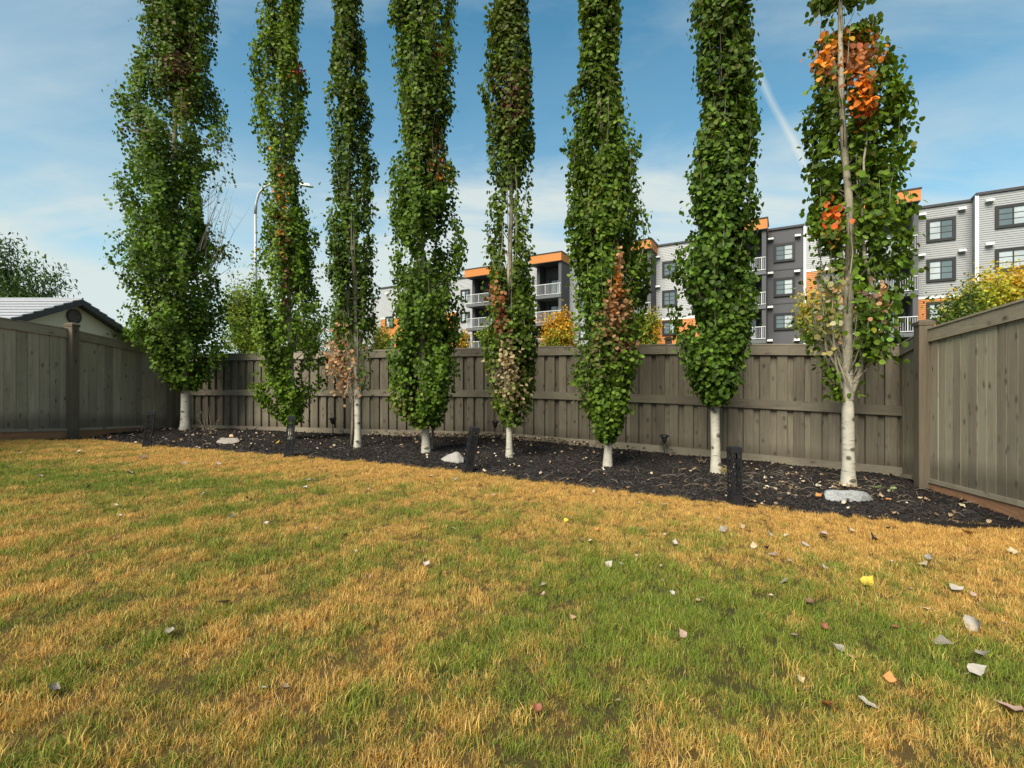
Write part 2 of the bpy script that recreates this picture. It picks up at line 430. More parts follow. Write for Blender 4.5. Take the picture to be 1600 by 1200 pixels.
# patches of greener / drier lawn: (photo px, py, radius x m, radius y m, strength); + is drier
patch_px = [(60, 745, 1.9, 0.55, -0.6), (330, 760, 1.3, 0.35, -0.25), (700, 790, 1.3, .35, -.10), (960, 885, 0.45, 0.26, -0.55), (1000, 960, .6, .45, -.50), (1150, 940, 0.75, 0.4, -0.42),
            (1100, 1010, 0.8, 0.4, -0.35), (1320, 1000, 0.55, 0.22, -0.50), (1560, 1060, 0.4, 0.2, -0.75), (800, 1090, 0.45, 0.3, -0.40), (820, 850, .6, .5, -.18), (780, 1000, .3, .4, -.2),
            (1240, 975, 0.16, 0.07, 0.75), (1320, 820, 1.4, 0.5, 0.35), (1540, 930, .6, .35, .35), (1470, 850, .8, .4, .35), (900, 780, 1.3, 0.4, 0.35), (560, 740, 1.6, 0.45, 0.35), (250, 718, 1.6, 0.4, 0.35), (620, 940, 0.35, 0.5, 0.10), (840, 830, .35, .3, .35),
            (500, 1080, 0.3, 0.2, 0.22), (350, 1030, 0.4, 0.2, -0.10), (640, 1100, 0.4, 0.25, 0.10), (150, 990, .6, .4, .10), (1190, 800, .8, .25, .2), (900, 1110, .3, .12, .12), (1150, 1090, .3, .12, -.2),(420,860,.8,.3,-.15),(1010,860,.4,.1,-.2)]
patches = [(*on_ground(a, b)[:2], rx, ry, s) for a, b, rx, ry, s in patch_px]
def dryness(x, y):
    x = np.asarray(x, float); y = np.asarray(y, float)
    de = edge_y(x) - y
    v = 0.50 + 0.40 * np.exp(-(np.maximum(de, 0) / 1.0) ** 1.4)
    v += 0.22 * (vnoise(x + 20, y + 11, 0.45) - 0.5) + 0.40 * (vnoise(x + 3, y + 31, 0.15) - 0.5) + 0.62 * (vnoise(x + 3, y + 9, 0.06) - 0.5)
    # mower rows running up to the right
    t = (x * 0.80 - y * 0.60)
    v += 0.17 * np.sin(t * 2 * math.pi / 0.62 + 2.2 * vnoise(x, y, 1.4)) * np.clip((1.2 - x) / 2, 0, 1)
    for px, py, rx, ry, s in patches:
        v += 0.72 * s * np.exp(-(((x - px) / rx) ** 2 + ((y - py) / ry) ** 2))
    return np.clip(v, 0.03, 1)

def grid_sheet(name, xs, ys, zf, mat, keep=None, extra=None):
    X, Y = np.meshgrid(xs, ys); X = X.ravel(); Y = Y.ravel(); Z = zf(X, Y)
    nx, ny = len(xs), len(ys)
    i = np.arange(nx - 1)[None, :] + nx * np.arange(ny - 1)[:, None]; i = i.ravel()
    q = np.stack([i, i + 1, i + nx + 1, i + nx], 1)
    if keep is not None:
        cx = X[q].mean(1); cy = Y[q].mean(1); q = q[keep(cx, cy)]
    ex = {k: f(X, Y) for k, f in (extra or {}).items()}
    me = np_mesh(name, np.stack([X, Y, Z], 1), q.ravel(), np.full(len(q), 4), mat, smooth=True, extra=ex)
    return link(name, me)

far = MB()
ring = [(700 * math.cos(a), 700 * math.sin(a), -1.75) for a in np.linspace(0, 2 * math.pi, 64, endpoint=False)]
far.add(ring, [tuple(range(64))])
setp(far.obj('ground', simple('far_grass', (0.075, 0.095, 0.035), 0.95, scale=0.3, var=0.4)), kind='structure')
def lawn_z(X, Y): return GZ(X, Y) + 0.012 * (vnoise(X + 7, Y, 0.7) - .5)
lawn = grid_sheet('lawn', np.arange(-8.6, 6.6, 0.10), np.arange(-4.0, 12.4, 0.10), lawn_z, ground_material(), extra={'dry': dryness})
setp(lawn, kind='structure')

def mulch_material():
    m, nt, p, out = newmat('dark_mulch')
    tc = N(nt, 'ShaderNodeTexCoord'); v = N(nt, 'ShaderNodeTexVoronoi', i_Scale=42.0); nt.links.new(tc.outputs['Object'], v.inputs['Vector'])
    n = N(nt, 'ShaderNodeTexNoise', i_Scale=3.0, i_Detail=6.0); nt.links.new(tc.outputs['Object'], n.inputs['Vector'])
    c = mixc(nt, N2sep(nt, v.outputs['Color']), (0.006, 0.005, 0.005), (0.022, 0.017, 0.015))
    c = mixc(nt, ramp(nt, n.outputs[0], [(0.45, 0), (0.7, 0.6)]), c, (0.055, 0.042, 0.034))
    nt.links.new(c, p.inputs['Base Color']); p.inputs['Roughness'].default_value = 0.8
    b = N(nt, 'ShaderNodeBump', i_Strength=1.0, i_Distance=0.03); nt.links.new(v.outputs['Distance'], b.inputs['Height']); nt.links.new(b.outputs[0], p.inputs['Normal'])
    return m
def in_bed(x, y):
    x = np.asarray(x); y = np.asarray(y)
    return (y > edge_y(x)) & (x > -8.15) & (y < poly_y(BF, x) + .12) & (x < np.interp(y, [3.5, 6.62], [3.08 + .356 * 3.5 + .05, 5.47]))
def bed_z(X, Y):
    de = np.clip((Y - edge_y(X)) / 0.5, -1, 1)
    return GZ(X, Y) + np.where(de < 0, 0.02 * de, 0.02 * np.sqrt(np.clip(de, 0, 1))) + 0.012 + 0.03 * np.clip(de, 0, 1) * (vnoise(X, Y + 5, 0.3) - .35)
# bed sheet follows the edge: rows from the edge to the fence
def bed_sheet():
    xs = np.arange(-8.19, 5.42, 0.06); V = []; rows = 60
    for t in np.linspace(0, 1, rows):
        y0 = edge_y(xs) ; 
        y0 = np.where(xs > 4.4, np.maximum(y0, np.interp(xs, [4.36, 5.45], [3.6, 6.66]) - 0.02), y0)
        y1 = np.maximum(poly_y(BF, xs) + 0.1, y0 + 0.01)
        V.append(np.stack([xs, y0 + (y1 - y0) * t ** 1.2], 1))
    V = np.concatenate(V); Z = bed_z(V[:, 0], V[:, 1]); nx = len(xs)
    i = (np.arange(nx - 1)[None, :] + nx * np.arange(rows - 1)[:, None]).ravel()
    q = np.stack([i, i + 1, i + nx + 1, i + nx], 1)
    me = np_mesh('mulch_bed', np.column_stack([V, Z]), q.ravel(), np.full(len(q), 4), mulch_material(), smooth=True)
    return setp(link('mulch_bed', me), kind='structure')
bed_sheet()

# ------------------------------------------------------------------ scattering with geometry nodes
def scatter(name, pts, rots, scales, variants, attrs, host_mat=None):
    """one object whose points carry instances of small meshes"""
    src = bpy.data.collections.new(name + '_source')
    for i, me in enumerate(variants):
        o = bpy.data.objects.new(name + '_piece', me); src.objects.link(o)
    me = bpy.data.meshes.new(name); me.vertices.add(len(pts)); me.vertices.foreach_set('co', np.asarray(pts, np.float32).ravel())
    a = me.attributes.new('rot', 'FLOAT_VECTOR', 'POINT'); a.data.foreach_set('vector', np.asarray(rots, np.float32).ravel())
    a = me.attributes.new('scl', 'FLOAT', 'POINT'); a.data.foreach_set('value', np.asarray(scales, np.float32))
    for k, v in attrs.items():
        a = me.attributes.new(k, 'FLOAT', 'POINT'); a.data.foreach_set('value', np.asarray(v, np.float32))
    o = link(name, me)
    g = bpy.data.node_groups.new(name + '_nodes', 'GeometryNodeTree')
    g.interface.new_socket('Geometry', in_out='INPUT', socket_type='NodeSocketGeometry')
    g.interface.new_socket('Geometry', in_out='OUTPUT', socket_type='NodeSocketGeometry')
    gi = g.nodes.new('NodeGroupInput'); go = g.nodes.new('NodeGroupOutput')
    iop = g.nodes.new('GeometryNodeInstanceOnPoints'); ci = g.nodes.new('GeometryNodeCollectionInfo')
    ci.inputs['Collection'].default_value = src; ci.inputs['Separate Children'].default_value = True; ci.inputs['Reset Children'].default_value = True
    iop.inputs['Pick Instance'].default_value = True
    ra = g.nodes.new('GeometryNodeInputNamedAttribute'); ra.data_type = 'FLOAT_VECTOR'; ra.inputs['Name'].default_value = 'rot'
    sa = g.nodes.new('GeometryNodeInputNamedAttribute'); sa.data_type = 'FLOAT'; sa.inputs['Name'].default_value = 'scl'
    rv = g.nodes.new('FunctionNodeRandomValue'); rv.data_type = 'INT'; rv.inputs[4].default_value = 0; rv.inputs[5].default_value = len(variants) - 1
    e2r = g.nodes.new('FunctionNodeEulerToRotation')
    L = g.links
    L.new(gi.outputs[0], iop.inputs['Points']); L.new(ci.outputs[0], iop.inputs['Instance'])
    L.new(rv.outputs[2], iop.inputs['Instance Index'])
    L.new(ra.outputs[0], e2r.inputs[0]); L.new(e2r.outputs[0], iop.inputs['Rotation']); L.new(sa.outputs[0], iop.inputs['Scale'])
    L.new(iop.outputs[0], go.inputs[0])
    md = o.modifiers.new('scatter', 'NODES'); md.node_group = g
    return o

def grass_material():
    m, nt, p, out = newmat('grass_blades')
    dr = N(nt, 'ShaderNodeAttribute', attribute_name='dry', attribute_type='INSTANCER')
    bl = N(nt, 'ShaderNodeAttribute', attribute_name='bl', attribute_type='GEOMETRY')
    hh = N(nt, 'ShaderNodeAttribute', attribute_name='hh', attribute_type='GEOMETRY')
    b2 = N(nt, 'ShaderNodeAttribute', attribute_name='bl2', attribute_type='GEOMETRY')
    f = mth(nt, 'ADD', dr.outputs['Fac'], mth(nt, 'MULTIPLY', mth(nt, 'SUBTRACT', bl.outputs['Fac'], 0.5), 0.75))
    f = ramp(nt, f, [(0.22, 0.0), (0.72, 1.0)])
    green = mixc(nt, b2.outputs['Fac'], (0.070, 0.160, 0.014), (0.27, 0.37, 0.050))
    straw = mixc(nt, b2.outputs['Fac'], (0.60, 0.290, 0.050), (0.86, 0.60, 0.21))
    c = mixc(nt, f, green, straw)
    c = mixc(nt, mth(nt, 'MULTIPLY', ramp(nt, mth(nt, 'FRACT', mth(nt, 'MULTIPLY', b2.outputs['Fac'], 7.31)), [(0.62, 0.0), (0.80, 1.0)]), 0.62), c, (0.20, 0.115, 0.04))
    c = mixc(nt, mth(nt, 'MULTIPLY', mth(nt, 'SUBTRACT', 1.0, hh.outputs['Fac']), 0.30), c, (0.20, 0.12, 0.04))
    nt.links.new(c, p.inputs['Base Color']); p.inputs['Roughness'].default_value = 0.55; p.inputs['Specular IOR Level'].default_value = 0.25
    t = N(nt, 'ShaderNodeBsdfTranslucent'); nt.links.new(c, t.inputs[0])
    mx = N(nt, 'ShaderNodeMixShader', i_0=0.25); nt.links.new(p.outputs[0], mx.inputs[1]); nt.links.new(t.outputs[0], mx.inputs[2]); nt.links.new(mx.outputs[0], out.inputs[0])
    return m

def tuft_mesh(mat, seed, nb=26, rad=0.040, h0=0.022, h1=0.062):
    r = np.random.default_rng(seed); V = []; loops = []; sizes = []; BL = []; HH = []; B2 = []
    for i in range(nb):
        a = r.uniform(0, 6.283); q = rad * math.sqrt(r.random()); x, y = q * math.cos(a), q * math.sin(a)
        h = r.uniform(h0, h1); lean = r.uniform(0.1, 1.15) * h; la = r.uniform(0, 6.283); w = r.uniform(0.0009, 0.0020)
        fa = r.uniform(0, 6.283); fx, fy = math.cos(fa) * w, math.sin(fa) * w
        lx, ly = math.cos(la) * lean, math.sin(la) * lean; hb = math.sqrt(max(h * h - lean * lean * .7, 1e-5))
        b = len(V)
        for t, ww in ((0, 1), (0.5, 0.85)):
            cx, cy, cz = x + lx * t * t, y + ly * t * t, hb * t * (1.25 - .25 * t)
            V += [(cx - fx * ww, cy - fy * ww, cz - (0.006 if t == 0 else 0)), (cx + fx * ww, cy + fy * ww, cz - (0.006 if t == 0 else 0))]
        V.append((x + lx, y + ly, hb))
        loops += [b, b + 1, b + 3, b + 2, b + 2, b + 3, b + 4]; sizes += [4, 3]
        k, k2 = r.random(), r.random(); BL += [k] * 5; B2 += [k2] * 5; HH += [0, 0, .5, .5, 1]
    return np_mesh('grass_tuft', V, loops, sizes, mat, extra={'bl': BL, 'hh': HH, 'bl2': B2})

def make_grass():
    gm = grass_material()
    var = [tuft_mesh(gm, 100 + i) for i in range(10)]
    # density falls off with distance; only where the lawn is
    out = []
    def cell(x0, x1, y0, y1, dens):
        n = int((x1 - x0) * (y1 - y0) * dens)
        if n <= 0: return
        x = rng.uniform(x0, x1, n); y = rng.uniform(y0, y1, n); out.append(np.stack([x, y], 1))
    for y0 in np.arange(0.8, 9.2, 0.4):
        dens = 1350 if y0 < 2.6 else (1250 if y0 < 4.2 else 1050)
        hw = (y0 + 0.4) * 1.13 + 0.5
        cell(max(-8.15, -hw), min(5.2, hw), y0, y0 + 0.4, dens)
    p = np.concatenate(out); x, y = p[:, 0], p[:, 1]
    jag = 0.14 * (vnoise(x, y + 40, 0.12) - .5) + 0.03 + .06 * (rng.random(len(x)) ** 4)
    keep = (y < edge_y(x) + jag) & (x < np.interp(y, [0, 3.5, 6.6], [3.1, 4.31, 5.45]) - 0.02)
    x, y = x[keep], y[keep]; n = len(x)
    d = dryness(x, y) + rng.normal(0, 0.06, n)
    z = lawn_z(x, y)
    sc = rng.uniform(0.58, 0.92, n) * (1.0 + 0.22 * (0.6 - d)) * (0.50 + 0.95 * vnoise(x, y + 77, 0.09) ** 1.2)
    rots = np.stack([rng.normal(0, 0.12, n), rng.normal(0, 0.12, n), rng.uniform(0, 6.283, n)], 1)
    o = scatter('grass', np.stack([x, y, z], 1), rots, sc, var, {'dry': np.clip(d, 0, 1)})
    print('tufts', n)
    setp(o, 'patchy lawn grass, green in places and straw dry along the mulch', 'grass', kind='stuff')
make_grass()

def attr_mat(name, stops, rough=0.8, trans=0.0):
    """instanced pieces coloured along a ramp by their own value"""
    m, nt, p, out = newmat(name)
    a = N(nt, 'ShaderNodeAttribute', attribute_name='tone', attribute_type='INSTANCER')
    c = ramp(nt, a.outputs['Fac'], stops)
    tc = N(nt, 'ShaderNodeTexCoord'); n = N(nt, 'ShaderNodeTexNoise', i_Scale=90.0, i_Detail=3.0); nt.links.new(tc.outputs['Object'], n.inputs['Vector'])
    c = mixc(nt, mth(nt, 'MULTIPLY', n.outputs[0], 0.5), c, mixc(nt, 1.0, c, (0.4, 0.38, 0.35), 'MULTIPLY'))
    nt.links.new(c, p.inputs['Base Color']); p.inputs['Roughness'].default_value = rough; p.inputs['Specular IOR Level'].default_value = 0.25
    return m

def leaf_shape(curl=0.2, w=0.5, seed=0):
    """a small rounded leaf lying about flat, unit length, some curl; returns verts, faces"""
    r = random.Random(seed)
    prof = [(0.0, 0.02), (0.08, 0.26), (0.30, 0.50 * r.uniform(.85, 1)), (0.58, 0.38 * r.uniform(.8, 1.1)), (0.82, 0.15), (1.06, 0.0)]
    V = []; Fc = []
    for i, (t, ww) in enumerate(prof):
        zc = curl * (t - .5) ** 2 * 1.7 + r.uniform(-.05, .05)
        e = curl * r.uniform(.5, 1.3) * ww * 1.8
        V += [(-ww * w * 2, t - .5, zc + e), (0, t - .5, zc), (ww * w * 2, t - .5, zc + e * r.uniform(.4, 1.2))]
    for i in range(5):
        b = i * 3; Fc += [(b, b + 1, b + 4, b + 3), (b + 1, b + 2, b + 5, b + 4)]
    return V, Fc

def make_mulch():
    mm = attr_mat('mulch_chip', [(0.0, (0.006, 0.005, 0.005)), (0.55, (0.018, 0.013, 0.012)), (0.85, (0.050, 0.037, 0.031)), (0.96, (0.20, 0.16, 0.13)), (1.0, (0.42, 0.36, 0.29))])
    var = []
    for s in range(8):
        r = random.Random(s); mb = MB(); L, W, T = r.uniform(.5, 1.0), r.uniform(.13, .3), r.uniform(.05, .12)
        b = [(-L / 2, -W / 2, -T), (L / 2 * r.uniform(.7, 1), -W / 2 * r.uniform(.4, 1), -T), (L / 2, W / 2 * r.uniform(.3, 1), -T), (-L / 2 * r.uniform(.6, 1), W / 2, -T)]
        t = [(x * .9, y * .85, T + r.uniform(-.03, .04)) for x, y, z in b]
        mb.hexa(b, t); var.append(mb.mesh('mulch_chip', mm))
    n = 95000
    x = rng.uniform(-8.15, 5.4, n); y = rng.uniform(3.4, 11.9, n)
    k = in_bed(x, y - 0.0); x, y = x[k], y[k]; n = len(x)
    tone = np.clip(rng.beta(1.6, 2.6, n) + 0.25 * (vnoise(x, y, 0.5) - .5), 0, 1)
    sc = rng.uniform(0.02, 0.06, n)
    rots = np.stack([rng.normal(0, 0.35, n), rng.normal(0, 0.35, n), rng.uniform(0, 6.283, n)], 1)
    o = scatter('mulch_chips', np.stack([x, y, bed_z(x, y) + 0.006], 1), rots, sc, var, {'tone': tone})
    setp(o, 'dark brown bark mulch spread under the row of poplars', 'mulch', kind='stuff')
    # leaf litter in the bed
    lm = attr_mat('litter_leaf', [(0.0, (0.10, 0.06, 0.035)), (0.4, (0.26, 0.17, 0.10)), (0.7, (0.42, 0.34, 0.24)), (1.0, (0.62, 0.58, 0.48))], rough=0.7)
    var = []
    for s in range(6):
        V, Fc = leaf_shape(random.Random(s).uniform(.15, .7), .5, s); mb = MB(); mb.add(V, Fc); var.append(mb.mesh('litter_leaf', lm, True))
    n = 9500
    x = rng.uniform(-8.1, 5.4, n); y = rng.uniform(3.6, 11.8, n)
    k = in_bed(x, y); x, y = x[k], y[k]
    df = poly_y(BF, x) - y
    pr = 0.10 + 0.9 * np.exp(-(df / .32) ** 2) * np.clip(1 - np.abs(x + .6) / 3.2, 0.05, 1) + 0.22 * np.exp(-((x - 3.6) / 1.0) ** 2) + .12 * np.exp(-((x + 4.8) / 2.2) ** 2)
    k = rng.random(len(x)) < pr; x, y = x[k], y[k]; n = len(x)
    # pile against the fence
    m = 900; xp = rng.normal(-0.6, 1.2, m); yp = poly_y(BF, xp) - np.abs(rng.normal(0.07, 0.10, m)) - .04
    x = np.concatenate([x, xp]); y = np.concatenate([y, yp]); n = len(x)
    rots = np.stack([rng.normal(0, 0.4, n), rng.normal(0, 0.4, n), rng.uniform(0, 6.283, n)], 1)
    o = scatter('leaf_litter', np.stack([x, y, bed_z(x, y) + 0.018 + np.concatenate([np.zeros(n - m), rng.uniform(0, .07, m)])], 1), rots, rng.uniform(0.022, 0.055, n), var, {'tone': rng.beta(2, 2, n)})
    setp(o, 'dry tan leaf litter strewn over the mulch and piled at the back fence', 'leaves', kind='stuff')
    # twigs
    mb = MB()
    for i in range(230):
        x0 = R_.uniform(-8, 5.3); y0 = R_.uniform(3.8, 11.5)
        if R_.random() < .55: x0, y0 = R_.gauss(2.9, 1.1), R_.gauss(5.6, .5)
        if not in_bed(x0, y0): continue
        a = R_.uniform(0, 6.28); L = R_.uniform(.06, .26); pts = []
        for k in range(5):
            t = k / 4; a += R_.uniform(-.12, .12)
            x1, y1 = x0 + math.cos(a) * L * t, y0 + math.sin(a) * L * t
            pts.append((x1, y1, float(bed_z(np.array([x1]), np.array([y1]))[0]) + .02 + .03 * math.sin(t * 3)))
        mb.tube(pts, [.0022, .0022, .002, .0016, .001], 4)
    o = mb.obj('twigs', simple('pale_twig', (0.20, 0.17, 0.13), .8)); setp(o, 'thin pale fallen twigs scattered on the mulch', 'twigs', kind='stuff')
make_mulch()

# ------------------------------------------------------------------ fences
def box_mesh(name, mat, w=1.0, t=1.0, bev=0.0):
    """unit high board, origin at its foot; x = width, y = thickness"""
    mb = MB(); c = 0.004
    w2, t2 = w / 2, t / 2; c = bev or 0.005
    sec = [(-w2 + c, -t2), (w2 - c, -t2), (w2, -t2 + c), (w2, t2 - c), (w2 - c, t2), (-w2 + c, t2), (-w2, t2 - c), (-w2, -t2 + c)]
    vs = [(x, y, 0) for x, y in sec] + [(x, y, 1) for x, y in sec]
    fs = [(i, (i + 1) % 8, 8 + (i + 1) % 8, 8 + i) for i in range(8)] + [tuple(range(8))[::-1], tuple(range(8, 16))]
    mb.add(vs, fs); return mb.mesh(name, mat)

def seg_frame(a, b):
    """2d tangent, normal pointing to the yard (towards the camera side), length"""
    d = Vector((b[0] - a[0], b[1] - a[1])); L = d.length; d /= L
    n = Vector((d.y, -d.x))
    mid = Vector(((a[0] + b[0]) / 2, (a[1] + b[1]) / 2))
    if n.dot(Vector((0, 3)) - mid) < 0: n = -n
    return d, n, L

def rail(name, parent, a, b, za, zb, h, t, off, mat, drop=0.0):
    """sloping plank from a to b (xy), top edge at za/zb minus drop, height h, thickness t, its back face at offset off from the line"""
    d, n, L = seg_frame(a, b)
    M4 = Matrix.Identity(4); ang = math.atan2(d.y, d.x)
    mb = MB()
    sgn = 1 if Vector((-d.y, d.x)).dot(n) > 0 else -1
    y0, y1 = sorted((sgn * off, sgn * (off + t)))
    dz = (zb - za)
    k = 0.004
    A = [(0, y0, -h), (L, y0, dz - h), (L, y1, dz - h), (0, y1, -h)]; B = [(0, y0 + k, 0), (L, y0 + k, dz), (L, y1 - k, dz), (0, y1 - k, 0)]
    mb.hexa(A, B)
    from mathutils import Euler
    return link(name, mb.mesh(name, mat), parent, (a[0], a[1], za - drop), Euler((0, 0, ang)))

from mathutils import Euler
def lerp(a, b, t): return a + (b - a) * t

def build_back_fence():
    t = empty('wooden_fence', (BF[2][0], BF[2][1], BF[2][3] - .1), 'long weathered grey-brown board fence behind the row of poplars', 'fence')
    fr = box_mesh('board', M['board_back'], 0.142, 0.019); bk = box_mesh('board', M['board_back'], 0.176, 0.019)
    pm = box_mesh('post', M['post'], 0.10, 0.10)
    for i in range(len(BF) - 1):
        a, b = BF[i], BF[i + 1]; d, n, L = seg_frame(a, b); ang = math.atan2(d.y, d.x)
        nb = int(round(L / 0.222)); pitch = L / nb
        for k in range(nb):
            for layer, off in ((fr, 0.020), (bk, -0.024)):
                s = (k + (0.5 if layer is fr else 1.0)) * pitch + R_.uniform(-.010, .010)
                if s > L - 0.02: s = L - 0.02
                tt = s / L; x, y = lerp(a[0], b[0], tt), lerp(a[1], b[1], tt); zt = lerp(a[2], b[2], tt) - .02; zb = lerp(a[3], b[3], tt) + .02
                link('board', layer, t, (x + n.x * off, y + n.y * off, zb), Euler((0, 0, ang + R_.uniform(-.012, .012))), (1, 1, zt - zb))
        # rails in front
        mid = 0.455
        # split each run in planks of about eight feet
        np_ = max(1, int(round(L / 2.6)))
        for j in range(np_):
            t0, t1 = j / np_, (j + 1) / np_
            A = (lerp(a[0], b[0], t0 + .0008), lerp(a[1], b[1], t0 + .0008)); B = (lerp(a[0], b[0], t1 - .0008), lerp(a[1], b[1], t1 - .0008))
            zt0, zt1 = lerp(a[2], b[2], t0), lerp(a[2], b[2], t1); zb0, zb1 = lerp(a[3], b[3], t0), lerp(a[3], b[3], t1)
            j1, j2 = R_.uniform(-.006, .006), R_.uniform(-.006, .006)
            rail('top_rail', t, A, B, zt0, zt1, 0.145, 0.036, 0.031, M['rail_back'])
            rail('middle_rail', t, A, B, lerp(zt0, zb0, mid) + j1, lerp(zt1, zb1, mid) + j2, 0.138, 0.036, 0.031, M['rail_back'])
            rail('bottom_rail', t, A, B, zb0 + .145 + j2, zb1 + .145 + j1, 0.14, 0.036, 0.031, M['rail_back'])
            rail('cap_rail', t, A, B, zt0 + .026, zt1 + .026, 0.025, 0.12, -0.05, M['rail_back'])
            x, y = A; zt = zt0 + .02
            hgt = (.085 if abs(x - BF[3][0]) < .2 else -0.03)
            link('post', pm, t, (x - n.x * .09, y - n.y * .09, zb0 - .25), Euler((0, 0, ang)), (1, 1, zt + hgt - zb0 + .25))
            if hgt > 0:
                mb = MB(); mb.box(-.065, .065, -.065, .065, 0, .03); mb.box(-.045, .045, -.045, .045, .03, .05)
                link('post_cap', mb.mesh('post_cap', M['post']), t, (x - n.x * .09, y - n.y * .09, zt + hgt), Euler((0, 0, ang)))

def side_fence(poly, pitch, label, posts, kick=None, bw=None):
    """flush boards with a wide top plank; posts: list of y positions"""
    t = empty('wooden_fence', (poly[0][0], poly[0][1], poly[0][3]), label, 'fence')
    xs = [p[0] for p in poly]; ys = [p[1] for p in poly]
    order = sorted(poly, key=lambda p: p[1])
    Y = [p[1] for p in order]; Xf = lambda y: float(np.interp(y, Y, [p[0] for p in order])); Tf = lambda y: float(np.interp(y, Y, [p[2] for p in order])); Bf = lambda y: float(np.interp(y, Y, [p[3] for p in order]))
    bm = box_mesh('board', M['board_side'], pitch - 0.008, 0.028, .002); bk = box_mesh('board', M['board_side'], pitch - 0.003, 0.02)
    y0, y1 = Y[0], Y[-1]; a, b = (Xf(y0), y0), (Xf(y1), y1)
    d, n, L = seg_frame(a, b); ang = math.atan2(d.y, d.x)
    y = y0 + pitch / 2
    while y < y1 - .02:
        zb, zt = Bf(y) + .03, Tf(y) - .02
        off = R_.uniform(-.005, .004)
        link('board', bm, t, (Xf(y) + n.x * off, y + n.y * off, zb), Euler((0, R_.uniform(-.0015, .0015), ang + R_.uniform(-.02, .02))), (1, 1, zt - zb))
        ym = min(y + pitch * abs(d.y) / 2, y1 - .03)
        link('board', bk, t, (Xf(ym) - n.x * .034, ym - n.y * .034, zb), Euler((0, 0, ang)), (1, 1, Tf(ym) - .03 - zb))
        y += pitch * abs(d.y) * R_.uniform(.985, 1.015)
    cuts = [y0] + sorted(posts) + [y1]
    pm = box_mesh('post', M['post'], 0.15, 0.15)
    for i in range(len(cuts) - 1):
        u, v = cuts[i] + (.06 if i else 0), cuts[i + 1] - (.06 if i < len(cuts) - 2 else .03)
        sub = [u] + [yy for yy in Y if u + .2 < yy < v - .2] + [v]
        for p, q in zip(sub[:-1], sub[1:]):
            A, B = (Xf(p), p), (Xf(q), q)
            rail('top_rail', t, A, B, Tf(p), Tf(q), 0.15, 0.024, 0.015, M['rail_side'])
            rail('cap_rail', t, A, B, Tf(p) + .022, Tf(q) + .022, 0.021, 0.075, -0.03, M['rail_side'])
            rail('bottom_rail', t, A, B, Bf(p) + .05, Bf(q) + .05, 0.05, 0.020, 0.015, M['rail_side'])
            if kick and p >= kick[0] - .3 and p < kick[1]:
                rail('kickboard', t, A, B, Bf(p) + .0, Bf(q) + .0, 0.26, 0.03, -0.004, M['kick'])
    for yy in posts:
        link('post', pm, t, (Xf(yy) + n.x * .05, yy + n.y * .05, Bf(yy) - .3), Euler((0, 0, ang)), (1, 1, Tf(yy) + .06 - Bf(yy) + .3))
        mb = MB(); mb.box(-.083, .083, -.083, .083, 0, .045); mb.add([(-.083, -.083, .045), (.083, -.083, .045), (.083, .083, .045), (-.083, .083, .045), (-.03, -.03, .075), (.03, -.03, .075), (.03, .03, .075), (-.03, .03, .075)], [(0, 1, 5, 4), (1, 2, 6, 5), (2, 3, 7, 6), (3, 0, 4, 7), (4, 5, 6, 7)])
        link('post_cap', mb.mesh('post_cap', M['post']), t, (Xf(yy) + n.x * .05, yy + n.y * .05, Tf(yy) + .06), Euler((0, 0, ang)))

build_back_fence()
side_fence(LF, 0.190, 'left side fence of flush grey-brown boards in front of the neighbouring garage', [6.0, 8.77, 11.3][0:3], kick=(-3, 10.9))
side_fence(RF, 0.158, 'right side fence of flush grey boards rising towards the right edge', [2.9, 5.88], kick=(-3, 5.88))

# ------------------------------------------------------------------ leaves and trees
LEAF = np.array([(0, 0, 0), (0.36, 0.07, 0.05), (0.50, 0.40, 0.09), (0.32, 0.80, 0.05), (0, 1.02, -0.03), (-0.32, 0.80, 0.05), (-0.50, 0.40, 0.09), (-0.36, 0.07, 0.05)])
LEAF[:, 1] -= 0.5
LEAF_LONG = LEAF * np.array([0.45, 1.3, 1])
def leaves_mesh(name, pos, out, size, col, mat, shape=LEAF, droop=0.9, jit=0.55, r=None):
    n = len(pos); r = r or rng
    up = np.array([0, 0, 1.0])
    nn = out * 0.8 + up * 0.42 + r.normal(0, jit, (n, 3)); nn /= np.linalg.norm(nn, axis=1)[:, None]
    tt = -up * droop + out * 0.35 + r.normal(0, 0.55, (n, 3)); tt -= (tt * nn).sum(1)[:, None] * nn; tt /= np.linalg.norm(tt, axis=1)[:, None] + 1e-9
    sd_ = np.cross(tt, nn)
    V = pos[:, None, :] + size[:, None, None] * (sd_[:, None, :] * shape[None, :, 0:1] + tt[:, None, :] * shape[None, :, 1:2] + nn[:, None, :] * shape[None, :, 2:3])
    b = (np.arange(n) * 8)[:, None]
    q = (b + np.array([[0, 1, 2, 3, 4, 0, 4, 5, 6, 7]])).ravel()
    me = np_mesh(name, V.reshape(-1, 3), q, np.full(n * 2, 5), mat, col=np.repeat(col, 8, axis=0))
    return me, nn, tt

def green_mix(n, dark, light, r):
    t = r.beta(1.3, 1.8, n)[:, None]; return np.array(dark) * (1 - t) + np.array(light) * t

def scar_mesh(mat, r=0.02):
    pass

